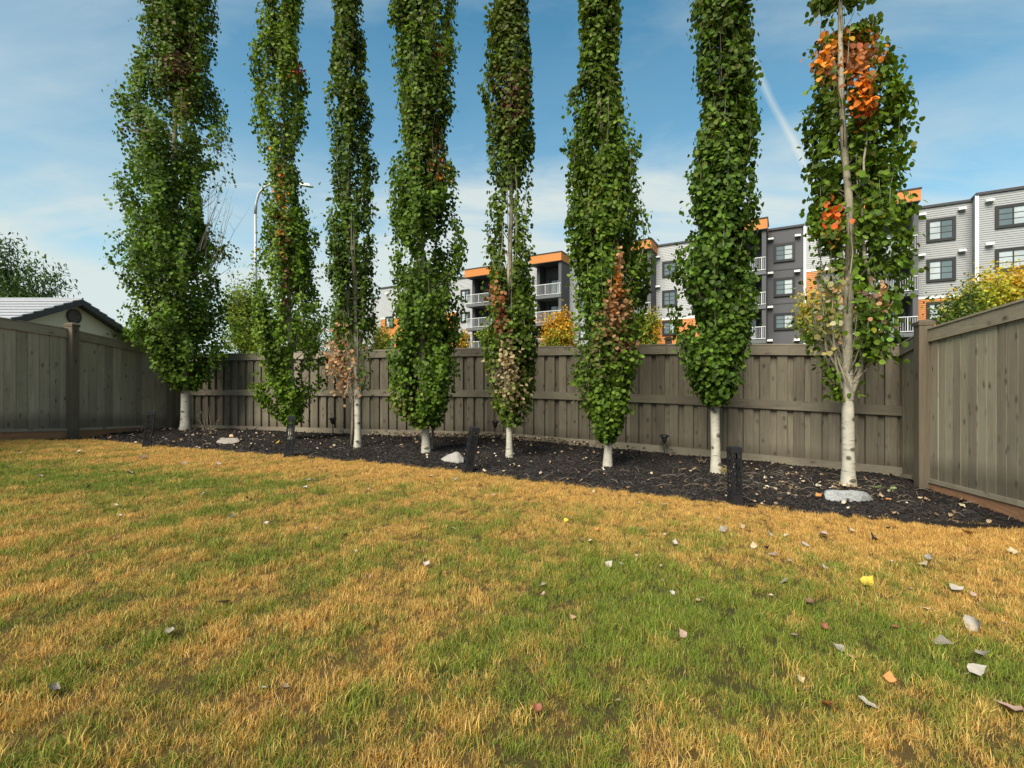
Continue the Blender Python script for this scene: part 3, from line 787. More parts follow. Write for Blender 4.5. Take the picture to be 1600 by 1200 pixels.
def poplar(px_path, d, prof, label, nleaf, rad0, leafsize=(0.045, 0.066), tints=(), thin=(), dark=(0.022, 0.052, 0.009), light=(0.085, 0.165, 0.026),
           seed=0, bare=(), loose=0, extra_stems=(), name='poplar_tree', nbr=None, sig=0.055, minq=0.12, gap=0.25, show=0.0, showz=(0, 700), twf=1.0, clusters=()):
    r = np.random.default_rng(seed)
    base = P(px_path[0][0], px_path[0][1], d)
    base.z = float(bed_z(np.array([base.x]), np.array([base.y]))[0]) - 0.02
    t = empty(name, base, label, 'tree', 'columnar poplars in a row along the back fence')
    k = d / F
    X = lambda px: (px - 800) * k
    Z = lambda py: (600 - py) * k
    # trunk
    pp = [(X(a), Z(b)) for a, b in px_path]; pp[0] = (base.x, base.z - .12)
    zs = np.array([q[1] for q in pp]); xs = np.array([q[0] for q in pp])
    ztop = zs[-1]; zz = np.linspace(zs[0], ztop, 46)
    pts = [(float(np.interp(z, zs, xs)) + 0.010 * math.sin(z * 2.3 + seed), d + 0.02 * math.sin(z * 1.1 + seed), float(z)) for z in zz]
    rr = [rad0 * (1.28 - 0.28 * min(1, (z - zz[0]) / .35)) * (1 - 0.72 * ((z - zz[0]) / (ztop - zz[0])) ** .9) for z in zz]
    rr = [q * (1 + .30 * math.exp(-(z - zz[0]) / .09)) for q, z in zip(rr, zz)]; mb = MB(); mb.tube(pts, rr, 12, wob=.05)
    mb.obj('trunk', M['bark'], t, smooth=True)
    tx = lambda z: float(np.interp(z, [p[2] for p in pts], [p[0] for p in pts]))
    # crown profile
    pr = np.array([(Z(y), X(l), X(rt)) for y, l, rt in prof]); pr = pr[np.argsort(pr[:, 0])]
    def ext(z):
        z = np.asarray(z, float); a, b = np.interp(z, pr[:, 0], pr[:, 1], left=0, right=0), np.interp(z, pr[:, 0], pr[:, 2], left=0, right=0)
        w_ = b - a
        return a + w_ * .09 * vnoise(z * 0 + seed * 3.7, z + 5, .34) ** 1.5, b - w_ * .09 * vnoise(z * 0 + seed * 5.3 + 9, z + 15, .34) ** 1.5
    z0, z1 = pr[0, 0], pr[-1, 0]
    nb = nbr or int((z1 - z0) * 22)
    POS = []; OUT = []; tw = MB()
    nleaf = int(nleaf * 1.62); gap += .03; per = int(nleaf / nb)
    for i in range(nb):
        zb = r.uniform(z0 - 0.95, z1 - 0.3); a = r.uniform(0, 2 * math.pi); q = r.uniform(minq, 1) ** 0.55; L = r.uniform(0.55, 1.5)
        bend = r.uniform(.35, .8)
        def at(s):
            z = zb + L * s
            xl, xr = ext(z); cx = (xl + xr) / 2; hw = np.maximum((xr - xl) / 2 - 0.02, 0.0)
            txx = tx(zb)
            f = q * np.clip((s / bend), 0, 1) ** .65
            lim = np.where(math.cos(a) > 0, xr - txx, txx - xl) - 0.02
            lim = np.clip(lim, 0, None)
            return txx + math.cos(a) * f * lim, d + math.sin(a) * f * hw, z, hw
        m = max(3, int(per * r.uniform(.6, 1.4)))
        s = r.uniform(0.12, 1.0, m) ** .85
        x, y, z, hw = at(s)
        g = r.normal(0, sig, (m, 3)); 
        x = x + g[:, 0]; y = y + g[:, 1]; z = z + g[:, 2]
        ok = (hw > 0.03) & (z > z0 - .03) & (z < z1 + .1)
        xl, xr = ext(z); ok &= (x > xl - 0.03) & (x < xr + 0.03)
        POS.append(np.stack([x, y, z], 1)[ok])
        ss = np.linspace(0, 1, 6); bx, by, bz, bh = at(ss)
        if bh.min() > 0.02 and zb > zz[0] + .4 and r.random() < twf:
            r0 = 0.011 * (1.1 - (zb - z0) / (z1 - z0 + 1)); tw.tube([(bx[j], by[j], bz[j]) for j in range(6)], [max(r0 * (1 - .75 * q_), .002) for q_ in ss], 4, cap=False)
    if loose:
        z = r.uniform(z0, z1, loose); xl, xr = ext(z); u = r.uniform(-1, 1, loose); u = np.sign(u) * np.abs(u) ** .45
        x = (xl + xr) / 2 + u * (xr - xl) / 2 * 1.04; POS.append(np.stack([x, d + r.normal(0, .12, loose), z], 1))
    pos = np.concatenate(POS)
    # coherent gaps
    gn = vnoise(pos[:, 0] * 1.0 + seed * 3.1 + pos[:, 1], pos[:, 2] + 9, 0.17) * .6 + vnoise(pos[:, 0] + pos[:, 1] * .8 + seed, pos[:, 2], 0.42) * .4
    keep = gn > gap + 0.0
    for px, py, rx, ry, pk in thin:
        cx, cz = X(px), Z(py); e = ((pos[:, 0] * d / pos[:, 1] - cx) / (rx * k)) ** 2 + ((pos[:, 2] * d / pos[:, 1] - cz) / (ry * k)) ** 2
        keep &= ~((e < 1) & (r.random(len(pos)) > pk))
    if show:
        # few leaves grow on the yard side right in front of the stem
        sc_ = d / pos[:, 1]; zq = pos[:, 2] * sc_; txv = np.interp(zq, zz, [p[0] for p in pts])
        keep &= ~((np.abs(pos[:, 0] * sc_ - txv) < rad0 * 1.05) & (pos[:, 1] < d) & (zq < Z(showz[0])) & (zq > Z(showz[1])) & (r.random(len(pos)) < show))
    pos = pos[keep]; n = len(pos)
    out = pos - np.stack([np.interp(pos[:, 2], zz, [p[0] for p in pts]), np.full(n, d), pos[:, 2]], 1)
    out /= np.linalg.norm(out, axis=1)[:, None] + 1e-6
    size = (leafsize[0] + (leafsize[1] - leafsize[0]) * (1 - 1.3 * r.beta(1.2, 2.2, n))) * 0.96
    col = green_mix(n, dark, light, r) * np.array([1.72, 1.48, 0.80])
    # branch-scale tone
    tone = 0.72 + 0.62 * vnoise(pos[:, 0] + pos[:, 1] + seed * 7, pos[:, 2], 0.30); col *= tone[:, None]
    hi = np.clip((pos[:, 2] - Z(300)) / (Z(60) - Z(300)), 0, 1)[:, None] * 0.35
    br = r.random(n)[:, None] < 0.45
    col = np.where(br, col * (1 - hi) + np.array((0.13, 0.085, 0.03)) * hi, col)
    for px, py, rx, ry, c, s in tints:
        cx, cz = X(px), Z(py); e = ((pos[:, 0] * d / pos[:, 1] - cx) / (rx * k)) ** 2 + ((pos[:, 2] * d / pos[:, 1] - cz) / (ry * k)) ** 2
        pk = (np.exp(-e * 1.1) * s > r.random(n))
        cc = np.array(c) * r.uniform(.55, 1.3, (n, 1)); col = np.where(pk[:, None], cc, col)
    # dead or turning sprays on the yard side
    for px, py, rx, ry, m, c, dy in clusters:
        g = r.normal(0, .5, (m, 2)); yy = d - dy + r.normal(0, .05, m); q = yy / d
        pp_ = np.stack([(X(px) + g[:, 0] * rx * k) * q, yy, (Z(py) + g[:, 1] * ry * k) * q], 1)
        pos = np.concatenate([pos, pp_]); o_ = np.tile([0., -1., 0.], (m, 1)) + r.normal(0, .5, (m, 3)); out = np.concatenate([out, o_ / np.linalg.norm(o_, axis=1)[:, None]])
        size = np.concatenate([size, r.uniform(leafsize[0] * .8, leafsize[1], m)]); col = np.concatenate([col, np.array(c) * r.uniform(.55, 1.3, (m, 1))])
    n = len(pos)
    # the leaves that show largest are parts of their own on the two nearest trees
    if d < 6.6:
        front = (out[:, 1] < -0.15) & (pos[:, 2] < Z(80)) & (pos[:, 2] > Z(640))
        score = size * (1 + .3 * r.random(n)) * front * (1 + .4 * (-(pos[:, 1] - d)))
        idx = np.argsort(-score)[:290]; mask = np.ones(n, bool); mask[idx] = False
        protos = {}
        for ii in idx:
            c = col[ii]; key = tuple(np.round(c * 10) / 10 if c[0] < .12 else np.round(c * 5) / 5)
            key = tuple(np.round(np.log(np.clip(c, .01, 1)) * 1.6) / 1.6)
            if key not in protos:
                kc = np.exp(np.array(key)); mbp = np_mesh('leaf', LEAF, [0, 1, 2, 3, 4, 0, 4, 5, 6, 7], [5, 5], M['leaf'], col=np.tile(kc, (8, 1))); protos[key] = mbp
            nn = Vector(out[ii] * .8 + np.array([0, 0, .42]) + r.normal(0, .45, 3)).normalized()
            tv = Vector(np.array([0, 0, -.9]) + out[ii] * .35 + r.normal(0, .5, 3)); tv = (tv - nn * tv.dot(nn)).normalized(); sv = tv.cross(nn)
            rm = Matrix((sv, tv, nn)).transposed()
            o = bpy.data.objects.new('leaf', protos[key]); COL.objects.link(o); o.parent = t
            o.matrix_basis = Matrix.Translation(Vector(pos[ii]) - Vector(t.location)) @ rm.to_4x4() @ Matrix.Scale(float(size[ii]), 4)
        pos, out, size, col = pos[mask], out[mask], size[mask], col[mask]
    me, _, _ = leaves_mesh('foliage', pos, out, size, col, M['leaf'], r=r)
    o = link('foliage', me, t); setp(o, kind='stuff')
    for st in extra_stems:
        sp = [(X(a) * (1 - .07 * min(j, 4) / d), d - .07 * min(j, 4), Z(b) * (1 - .07 * min(j, 4) / d)) for j, (a, b) in enumerate(st[1])]
        sp[0] = (tx(sp[0][2]), d, sp[0][2] - .05); sp[1] = tuple(np.array(sp[1]) * [1, 0, 1] + [0, d - .05, 0])
        sp = [Vector(q) for q in sp]; fine = []
        for j in range(len(sp) - 1):
            for u in np.linspace(0, 1, 5, endpoint=False): fine.append(sp[j].lerp(sp[j + 1], u) + Vector((0.004 * math.sin(j * 5 + u * 9), 0, 0)))
        fine.append(sp[-1]); nf = len(fine)
        mbs = MB(); mbs.tube(fine, [st[0] * (1 - .7 * j / (nf - 1)) for j in range(nf)], 7, cap=False, wob=.06)
        mbs.obj('branch', M['bark_twig'], t, smooth=True)
    for bx0, by0, bx1, by1, nn_ in bare:
        for j in range(nn_):
            u = r.random(); a0 = Vector((X(bx0 + r.normal(0, 5)), d + r.normal(0, .1), Z(by0 + r.uniform(-10, 10)))); a1 = Vector((X(bx1 + r.normal(0, 14)), d + r.normal(0, .15), Z(by1 + r.uniform(-25, 25))))
            pt = [a0.lerp(a1, v) + Vector((r.normal(0, .012), r.normal(0, .012), 0)) for v in np.linspace(0, 1, 6)]
            tw.tube(pt, [.009, .008, .006, .005, .003, .0015], 4, cap=False)
            for v in range(1, 5):
                q0 = pt[v]; q1 = q0 + Vector((r.normal(0, .10), r.normal(0, .08), abs(r.normal(.14, .06)))); tw.tube([q0, q0.lerp(q1, .5) + Vector((r.normal(0, .01), 0, 0)), q1], [.004, .003, .0012], 3, cap=False)
    o = tw.obj('twigs', M['bark_twig'], t); setp(o, kind='stuff')
    # scars on the trunk: raised dark lens shapes where limbs were cut
    sm = MB()
    if rad0 > 0.05:
        for j in range(4):
            z = zz[0] + .30 + j * .30 + r.uniform(-.10, .10)
            if z > Z(prof[-1][0]) + .4 and j > 3: break
            rad = float(np.interp(z, zz, rr)); a = -math.pi / 2 + r.uniform(-.8, .8)
            ex, ey = math.cos(a), math.sin(a); c = Vector((tx(z) + ex * rad * .97, d + ey * rad * .97, z)); w, h = rad * r.uniform(.35, .62), r.uniform(.010, .017)
            tv = Vector((-ey, ex, 0)); nv = Vector((ex, ey, 0)); V = [c + nv * .007]
            for q in range(10):
                b = 2 * math.pi * q / 10; V.append(c + tv * math.cos(b) * w - nv * (math.cos(b) ** 2 * w * w / rad * .5) + Vector((0, 0, 1)) * (math.sin(b) * h + (.010 if abs(math.cos(b)) < .5 and math.sin(b) > 0 else 0)) + nv * .002)
            sm = MB(); sm.add(V, [(0, 1 + q, 1 + (q + 1) % 10) for q in range(10)]); sm.obj('bark_scar', M['bark_dark'], t)
    return t

RED = (0.46, 0.09, 0.02); ORG = (0.72, 0.24, 0.03); BRN = (0.28, 0.15, 0.07); TAN = (0.40, 0.30, 0.17); YEL = (0.16, 0.19, 0.03); PINK = (0.45, 0.24, 0.13)
EXT = [(-40, -14, 14), (10, -2, 2)]
poplar([(290, 675), (286, 500), (272, 250), (272, 70), (275, -60)], 10.3,
       [(-60, 238, 322), (0, 232, 330), (70, 229, 338), (110, 222, 338), (150, 218, 350), (200, 188, 360), (240, 187, 364), (290, 192, 362), (330, 187, 358), (380, 195, 372), (415, 180, 372), (450, 187, 366), (500, 208, 362), (540, 222, 360), (570, 245, 345), (600, 265, 322), (612, 282, 305)],
       'widest and bushiest poplar, leftmost in the row, near the left fence corner', 30000, .088, leafsize=(.050, .078), seed=1, gap=.20, sig=.085, nbr=330,
       thin=[(342, 325, 26, 62, .10), (325, 300, 12, 40, .35)], bare=[(318, 400, 350, 290, 7), (330, 420, 360, 310, 5)], loose=500,
       tints=[(280, 100, 26, 40, (.10, .05, .02), .75), (205, 205, 14, 14, (.12, .04, .03), .8), (285, 160, 14, 25, BRN, .5), (340, 235, 14, 25, TAN, .25), (285, 180, 20, 60, YEL, .5), (255, 460, 60, 60, YEL, .12)])
poplar([(455, 692), (452, 400), (443, 290), (442, 70), (442, -60)], 9.0,
       [(-60, 408, 470), (0, 402, 468), (70, 400, 468), (110, 388, 480), (150, 385, 483), (180, 388, 484), (220, 400, 478), (250, 410, 472), (290, 412, 476), (330, 408, 490), (370, 404, 495), (420, 398, 502), (460, 390, 512), (500, 388, 515), (540, 385, 512), (570, 388, 512), (600, 395, 506), (630, 408, 492), (650, 428, 477), (664, 445, 465)],
       'bright green poplar, second from the left, crown reaching down to a black garden light', 21000, .055, seed=2, light=(.12, .22, .03), gap=.22, loose=700,
       thin=[(440, 240, 55, 90, .62), (435, 130, 60, 60, .78)],
       tints=[(470, 110, 14, 18, RED, .55), (440, 300, 8, 80, ORG, .35), (447, 430, 6, 60, BRN, .55), (395, 400, 10, 14, ORG, .3), (395, 560, 20, 60, (.20, .27, .04), .6), (400, 290, 60, 60, YEL, .3)])
poplar([(558, 702), (557, 560), (555, 450), (546, 330), (542, 70), (542, -60)], 8.1,
       [(-60, 520, 566), (0, 520, 568), (70, 518, 572), (100, 515, 580), (150, 513, 580), (190, 516, 584), (220, 513, 574), (250, 512, 590), (300, 508, 588), (350, 509, 592), (400, 510, 594), (450, 514, 590), (500, 518, 588), (540, 525, 586), (580, 530, 582), (612, 540, 575)],
       'slender poplar third from the left with a bare lower trunk and a dead pinkish branch', 15500, .058, seed=3, gap=.24, loose=400, clusters=[(527, 560, 22, 40, 150, PINK, .1), (535, 590, 18, 34, 110, PINK, .1), (522, 575, 12, 30, 50, TAN, .1)], show=.7, showz=(330, 700), dark=(.02, .045, .010), light=(.075, .14, .026),
       thin=[(556, 575, 50, 62, .10), (556, 350, 12, 160, .5)], bare=[(553, 620, 530, 545, 9), (560, 620, 580, 550, 6)],
       tints=[(530, 570, 26, 42, PINK, 1.0), (585, 540, 10, 40, YEL, .5)],
       extra_stems=[(.022, [(551, 640), (547, 560), (545, 470), (546, 400)]), ])
poplar([(665, 710), (662, 560), (656, 300), (660, 70), (660, -60)], 7.67,
       [(-60, 612, 715), (0, 608, 720), (70, 608, 722), (110, 607, 720), (150, 608, 722), (180, 612, 712), (210, 618, 700), (240, 614, 704), (280, 604, 722), (330, 600, 728), (370, 598, 730), (420, 600, 730), (450, 610, 726), (500, 605, 730), (550, 606, 722), (600, 602, 724), (630, 606, 716), (650, 622, 697), (668, 648, 682)],
       'full dark green poplar fourth from the left, its crown hiding the middle rail', 27000, .066, seed=4, gap=.18, loose=500, nbr=260,
       tints=[(685, 240, 16, 34, BRN, .6), (690, 270, 14, 22, ORG, .22), (640, 200, 40, 50, YEL, .35), (628, 635, 22, 30, (.19, .22, .05), .8), (683, 85, 12, 22, BRN, .5)])
poplar([(795, 717), (797, 600), (795, 430), (800, 340), (796, 70), (796, -60)], 7.3,
       [(-60, 760, 822), (0, 757, 826), (70, 755, 830), (110, 754, 830), (135, 744, 832), (170, 756, 834), (200, 758, 836), (250, 760, 832), (300, 762, 828), (350, 758, 833), (400, 752, 836), (450, 752, 836), (500, 748, 839), (550, 750, 842), (600, 755, 836), (640, 772, 830), (664, 785, 815)],
       'poplar fifth from the left with reddish brown and tan dead leaves in its crown', 17500, .052, seed=5, gap=.22, loose=600, clusters=[(775, 462, 14, 24, 42, (.42, .17, .09), .4), (782, 495, 9, 24, 30, (.20, .06, .03), .4), (798, 575, 9, 34, 40, TAN, .45)], show=.85, showz=(290, 480), dark=(.024, .05, .010), light=(.085, .145, .028),
       thin=[(795, 370, 9, 75, .15), (797, 350, 34, 60, .6)],
       tints=[(800, 155, 26, 40, (.13, .06, .035), .6), (775, 465, 14, 26, RED, .35), (782, 500, 10, 24, (.22, .07, .03), .8), (798, 600, 26, 46, TAN, .7), (790, 560, 10, 40, TAN, .75), (780, 590, 22, 25, (.45, .38, .24), .35)],
       extra_stems=[(.016, [(796, 480), (805, 420), (808, 340), (806, 260)]), (.012, [(790, 600), (786, 500), (784, 400), (786, 330)])])
poplar([(948, 733), (952, 680), (946, 560), (940, 300), (932, 70), (932, -60)], 6.8,
       [(-60, 908, 960), (0, 905, 965), (70, 905, 968), (100, 902, 962), (130, 905, 968), (158, 878, 974), (200, 880, 980), (220, 878, 992), (260, 876, 1004), (300, 886, 1010), (350, 882, 1018), (400, 884, 1020), (440, 885, 1014), (470, 890, 1010), (500, 886, 1008), (550, 888, 1002), (600, 884, 1000), (640, 896, 985), (672, 915, 970), (692, 936, 956)],
       'poplar sixth from the left with an orange-brown dead branch high in its leaves', 22000, .060, seed=6, gap=.20, loose=450, light=(.095, .175, .028), nbr=240, clusters=[(968, 408, 6, 26, 34, PINK, .5), (966, 440, 7, 26, 34, ORG, .5), (958, 470, 12, 26, 50, (.42, .19, .09), .5), (976, 470, 10, 30, 34, BRN, .5), (960, 500, 26, 26, 60, BRN, .5)],
       tints=[(968, 410, 6, 24, PINK, 1.0), (962, 455, 10, 22, (.42, .18, .07), .95), (960, 490, 22, 26, (.24, .12, .06), .75), (975, 480, 14, 26, BRN, .5), (950, 540, 34, 34, (.16, .14, .05), .6), (985, 540, 18, 16, (.33, .17, .10), .5), (900, 630, 20, 24, (.24, .17, .09), .55), (945, 300, 40, 60, YEL, .2)])
poplar([(1121, 744), (1117, 640), (1123, 590), (1122, 300), (1128, 70), (1128, -60)], 6.5,
       [(-60, 1085, 1175), (0, 1082, 1178), (70, 1080, 1180), (95, 1086, 1180), (120, 1085, 1184), (160, 1096, 1178), (200, 1086, 1185), (240, 1075, 1185), (300, 1065, 1178), (350, 1068, 1180), (390, 1056, 1180), (420, 1048, 1182), (450, 1050, 1182), (500, 1050, 1182), (550, 1054, 1174), (580, 1068, 1166), (610, 1088, 1150), (632, 1105, 1128)],
       'dense dark green poplar second from the right beside a black lattice garden light', 22000, .066, seed=8, gap=.19, loose=500, nbr=240, leafsize=(.050, .074), dark=(.018, .045, .010), light=(.085, .17, .030),
       thin=[(1125, 110, 8, 70, .15)], tints=[(1105, 200, 20, 60, YEL, .3), (1165, 510, 18, 60, (.13, .2, .035), .5)],
       extra_stems=[(.014, [(1126, 330), (1132, 240), (1134, 150), (1136, 60)])])
poplar([(1328, 764), (1326, 690), (1324, 600), (1325, 480), (1326, 350), (1318, 220), (1315, 70), (1312, -60)], 5.9,
       [(-60, 1275, 1360), (0, 1270, 1362), (70, 1270, 1364), (100, 1280, 1368), (115, 1272, 1396), (150, 1268, 1400), (200, 1272, 1418), (240, 1266, 1414), (270, 1266, 1412), (300, 1272, 1412), (350, 1276, 1424), (400, 1282, 1426), (450, 1264, 1420), (500, 1266, 1410), (540, 1284, 1396), (575, 1290, 1386), (600, 1294, 1350), (625, 1305, 1335)],
       'rightmost poplar with red-orange leaves at its top and a thick bare white trunk', 14000, .076, seed=9, gap=.33, clusters=[(1348, 140, 16, 42, 60, (.80, .22, .02), .45), (1295, 95, 22, 26, 40, ORG, .4), (1352, 90, 20, 30, 40, (.36, .13, .05), .4), (1303, 335, 16, 18, 22, (.70, .13, .02), .4), (1288, 500, 26, 60, 60, (.34, .30, .10), .15), (1300, 450, 20, 30, 24, (.40, .34, .18), .2), (1378, 470, 14, 40, 26, PINK, .4)], loose=500, show=.93, showz=(-60, 700), twf=.35, nbr=210, leafsize=(.052, .078), dark=(.028, .06, .010), light=(.11, .20, .030), sig=.065,
       thin=[(1296, 490, 44, 75, .16), (1312, 575, 48, 44, .22), (1345, 360, 12, 50, .4), (1365, 605, 40, 40, .05), (1290, 392, 38, 18, .3)],
       bare=[(1322, 600, 1290, 500, 4), (1332, 600, 1366, 480, 2), (1312, 570, 1278, 440, 5)],
       tints=[(1310, 80, 55, 34, ORG, .75), (1320, 95, 50, 30, (.30, .12, .05), .8), (1348, 145, 18, 40, (.68, .20, .03), .85), (1345, 110, 26, 30, (.36, .13, .05), .7), (1300, 335, 18, 24, (.60, .14, .03), .6), (1305, 370, 14, 22, (.48, .22, .05), .5), (1355, 175, 16, 14, RED, .7), (1285, 460, 34, 50, (.42, .38, .25), .6), (1370, 470, 20, 34, (.40, .22, .14), .55), (1300, 530, 24, 40, (.45, .40, .28), .6), (1390, 430, 40, 80, (.17, .26, .04), .5), (1370, 540, 26, 40, (.14, .2, .04), .5)],
       extra_stems=[(.030, [(1338, 625), (1346, 580), (1362, 510), (1366, 460), (1350, 400), (1347, 330), (1350, 250), (1358, 180)]),
                    (.020, [(1322, 640), (1308, 570), (1300, 500), (1302, 430)]), (.014, [(1314, 600), (1292, 545), (1286, 480), (1278, 440)]),
                    (.016, [(1340, 600), (1362, 560), (1372, 500), (1378, 440)]), (.012, [(1328, 460), (1338, 400), (1340, 320), (1338, 240)])])

# ------------------------------------------------------------------ vegetation beyond the fences
def far_tree(name, px0, px1, py0, py1, d, label, cols, nleaf=2600, leafsize=(.05, .09), foot=-1.7, group='trees beyond the back fence', tips=None, upright=.5, seed=0, cat='tree', shape=LEAF, accents=(), sig=None, trunk_r=.07):
    r = np.random.default_rng(seed + 500); k = d / F
    cx, cz = ((px0 + px1) / 2 - 800) * k, (600 - (py0 + py1) / 2) * k; rx, rz = (px1 - px0) / 2 * k, abs(py1 - py0) / 2 * k
    t = empty(name, (cx, d, foot), label, cat, group)
    mb = MB(); fork = cz - rz * 0.75; fork = max(fork, foot + .3)
    mb.tube([(cx, d, foot), (cx + .03, d, lerp(foot, fork, .5)), (cx - .02, d, fork)], [trunk_r, trunk_r * .85, trunk_r * .7], 7)
    POS = []; CO = []
    if tips is None:
        tips = []
        nt_ = 70
        for i in range(nt_):
            th = r.uniform(0, 2 * math.pi); u = r.uniform(-1, 1); q = r.uniform(.45, 1.0)
            s = math.sqrt(1 - u * u)
            tips.append((cx + rx * q * s * math.cos(th) * r.uniform(.8, 1.12), d + rx * .8 * q * s * math.sin(th), cz + rz * q * u * r.uniform(.85, 1.15)))
    tw = MB(); per = nleaf // len(tips); sg = sig if sig else max(rx, rz) * .12
    c_ = np.array(cols)
    for (x, y, z) in tips:
        a = Vector((cx, d, fork)); b = Vector((x, y, max(z, foot + .2))); mid = a.lerp(b, .5) + Vector((r.normal(0, .04), r.normal(0, .04), -abs(b.x - a.x) * .05))
        tw.tube([a, mid, b], [trunk_r * .3, trunk_r * .18, .004], 4, cap=False)
        m = int(per * r.uniform(.6, 1.4)); s = r.uniform(.45, 1.05, m)[:, None]
        A = np.array(a); Bm = np.array(b); base = A * (1 - s) + Bm * s
        POS.append(base + r.normal(0, sg, (m, 3)) * np.array([1, 1, 1.15])); ci = r.integers(len(c_)); cc = c_[ci][None] * r.uniform(.65, 1.3, (m, 1)); 
        mixk = r.random(m) < .35; cc[mixk] = c_[r.integers(len(c_), size=mixk.sum())] * r.uniform(.7, 1.2, (mixk.sum(), 1)); CO.append(cc)
    pos = np.concatenate(POS); col = np.concatenate(CO)
    for px, py, rr_, c in accents:
        e = ((pos[:, 0] - (px - 800) * k) ** 2 + (pos[:, 2] - (600 - py) * k) ** 2) / (rr_ * k) ** 2; pk = np.exp(-e) > r.random(len(pos)); col[pk] = np.array(c) * r.uniform(.7, 1.2, (pk.sum(), 1))
    ctr = np.array([cx, d, cz]); out = pos - ctr; out /= np.linalg.norm(out, axis=1)[:, None] + 1e-6
    me, _, _ = leaves_mesh('foliage', pos, out, r.uniform(*leafsize, len(pos)), col, M['leaf_far'], shape=shape, jit=.8, r=r)
    mb.obj('trunk', M['bark_dark'], t, smooth=True)
    setp(tw.obj('branches', M['bark_dark'], t), kind='stuff'); setp(link('foliage', me, t), kind='stuff')
    return t

Y1, Y2, Y3 = (.62, .36, .03), (.50, .38, .05), (.30, .32, .04); G1, G2, G3 = (.10, .17, .025), (.045, .09, .02), (.20, .27, .04)
far_tree('yellow_tree', 704, 737, 508, 552, 22, 'small golden yellow tree showing between the fourth and fifth poplars', [Y1, Y2, (.55, .30, .08)], 1600, seed=1)
far_tree('young_tree', 742, 790, 506, 560, 20, 'yellow-green young tree behind the left side of the fifth poplar', [G3, Y3, G1], 3000, seed=2)
far_tree('golden_tree', 842, 905, 484, 552, 18, 'bright golden orange shrub-like tree left of the sixth poplar', [Y1, (.66, .30, .02), Y2], 5200, seed=3, accents=[(865, 545, 25, Y3)], sig=.12)
far_tree('young_tree', 982, 1036, 478, 552, 18, 'yellow-green tree with orange right side just right of the sixth poplar', [G3, Y3, Y2, G1], 4200, seed=4, accents=[(1028, 520, 14, Y1)], sig=.11)
far_tree('yellow_tree', 1240, 1330, 446, 545, 16, 'yellow tree in front of the dark grey wall, left of the rightmost poplar', [Y2, Y1, Y3, Y3], 7500, seed=5, sig=.15, accents=[(1270, 540, 40, G3)])
far_tree('yellow_tree', 1492, 1670, 398, 560, 13, 'large lime and yellow tree rising above the right side fence', [Y2, Y2, (.45, .42, .05), (.62, .50, .03), (.50, .50, .05), Y3], 24000, seed=6, sig=.16, leafsize=(.045, .075), group='trees beyond the right fence', accents=[(1580, 430, 30, Y1)])
far_tree('green_tree', 1462, 1540, 432, 560, 11, 'darker green small tree with an orange tip beside the right fence post', [G1, (.10, .15, .025), (.07, .12, .02), Y3], 5500, seed=7, sig=.12, leafsize=(.04, .065), group='trees beyond the right fence', accents=[(1468, 440, 18, Y1), (1450, 447, 10, Y1)])
far_tree('birch_tree', 344, 422, 415, 566, 19, 'loose light green birch-like tree behind the gap between the two leftmost poplars', [G3, G1, Y3, (.14, .22, .03)], 8500, seed=8, sig=.16)
far_tree('green_tree', 186, 268, 500, 570, 16, 'round green bush behind the left fence below the first poplar', [G1, (.12, .2, .03), G3], 5500, seed=9, sig=.13)
far_tree('green_tree', 505, 575, 440, 570, 20, 'green tree showing through behind the third poplar', [G1, G3, G2], 7500, seed=10, sig=.2)
far_tree('young_tree', 574, 616, 500, 565, 21, 'small yellow-green tree between the third and fourth poplars', [Y3, G3, Y2], 3000, seed=11, sig=.12)
far_tree('green_tree', 440, 520, 480, 570, 22, 'low green tree behind the second poplar', [G1, G3], 4500, seed=12, sig=.2)
# arching tree at the left edge
ltips = [P(x, y, 19 + (i % 3) * .5)[:] for i, (x, y) in enumerate([(2, 380), (22, 378), (34, 394), (12, 400), (60, 408), (40, 418), (68, 428), (28, 436), (94, 428), (80, 440), (102, 450), (88, 458), (104, 466), (60, 462), (35, 455), (10, 450), (12, 425), (-10, 400), (-30, 390), (-40, 430), (-20, 450), (45, 470), (-60, 410), (-70, 450), (15, 466), (-50, 470), (75, 468), (-90, 430)])]
far_tree('broadleaf_tree', -150, 60, 380, 500, 20, 'dark green tree with drooping narrow leaves arching in above the garage roof', [(.05, .10, .025), (.09, .16, .03), (.03, .06, .02)], 4800, seed=13, tips=ltips, sig=.17, leafsize=(.10, .15), shape=LEAF_LONG, group=None, trunk_r=.13)

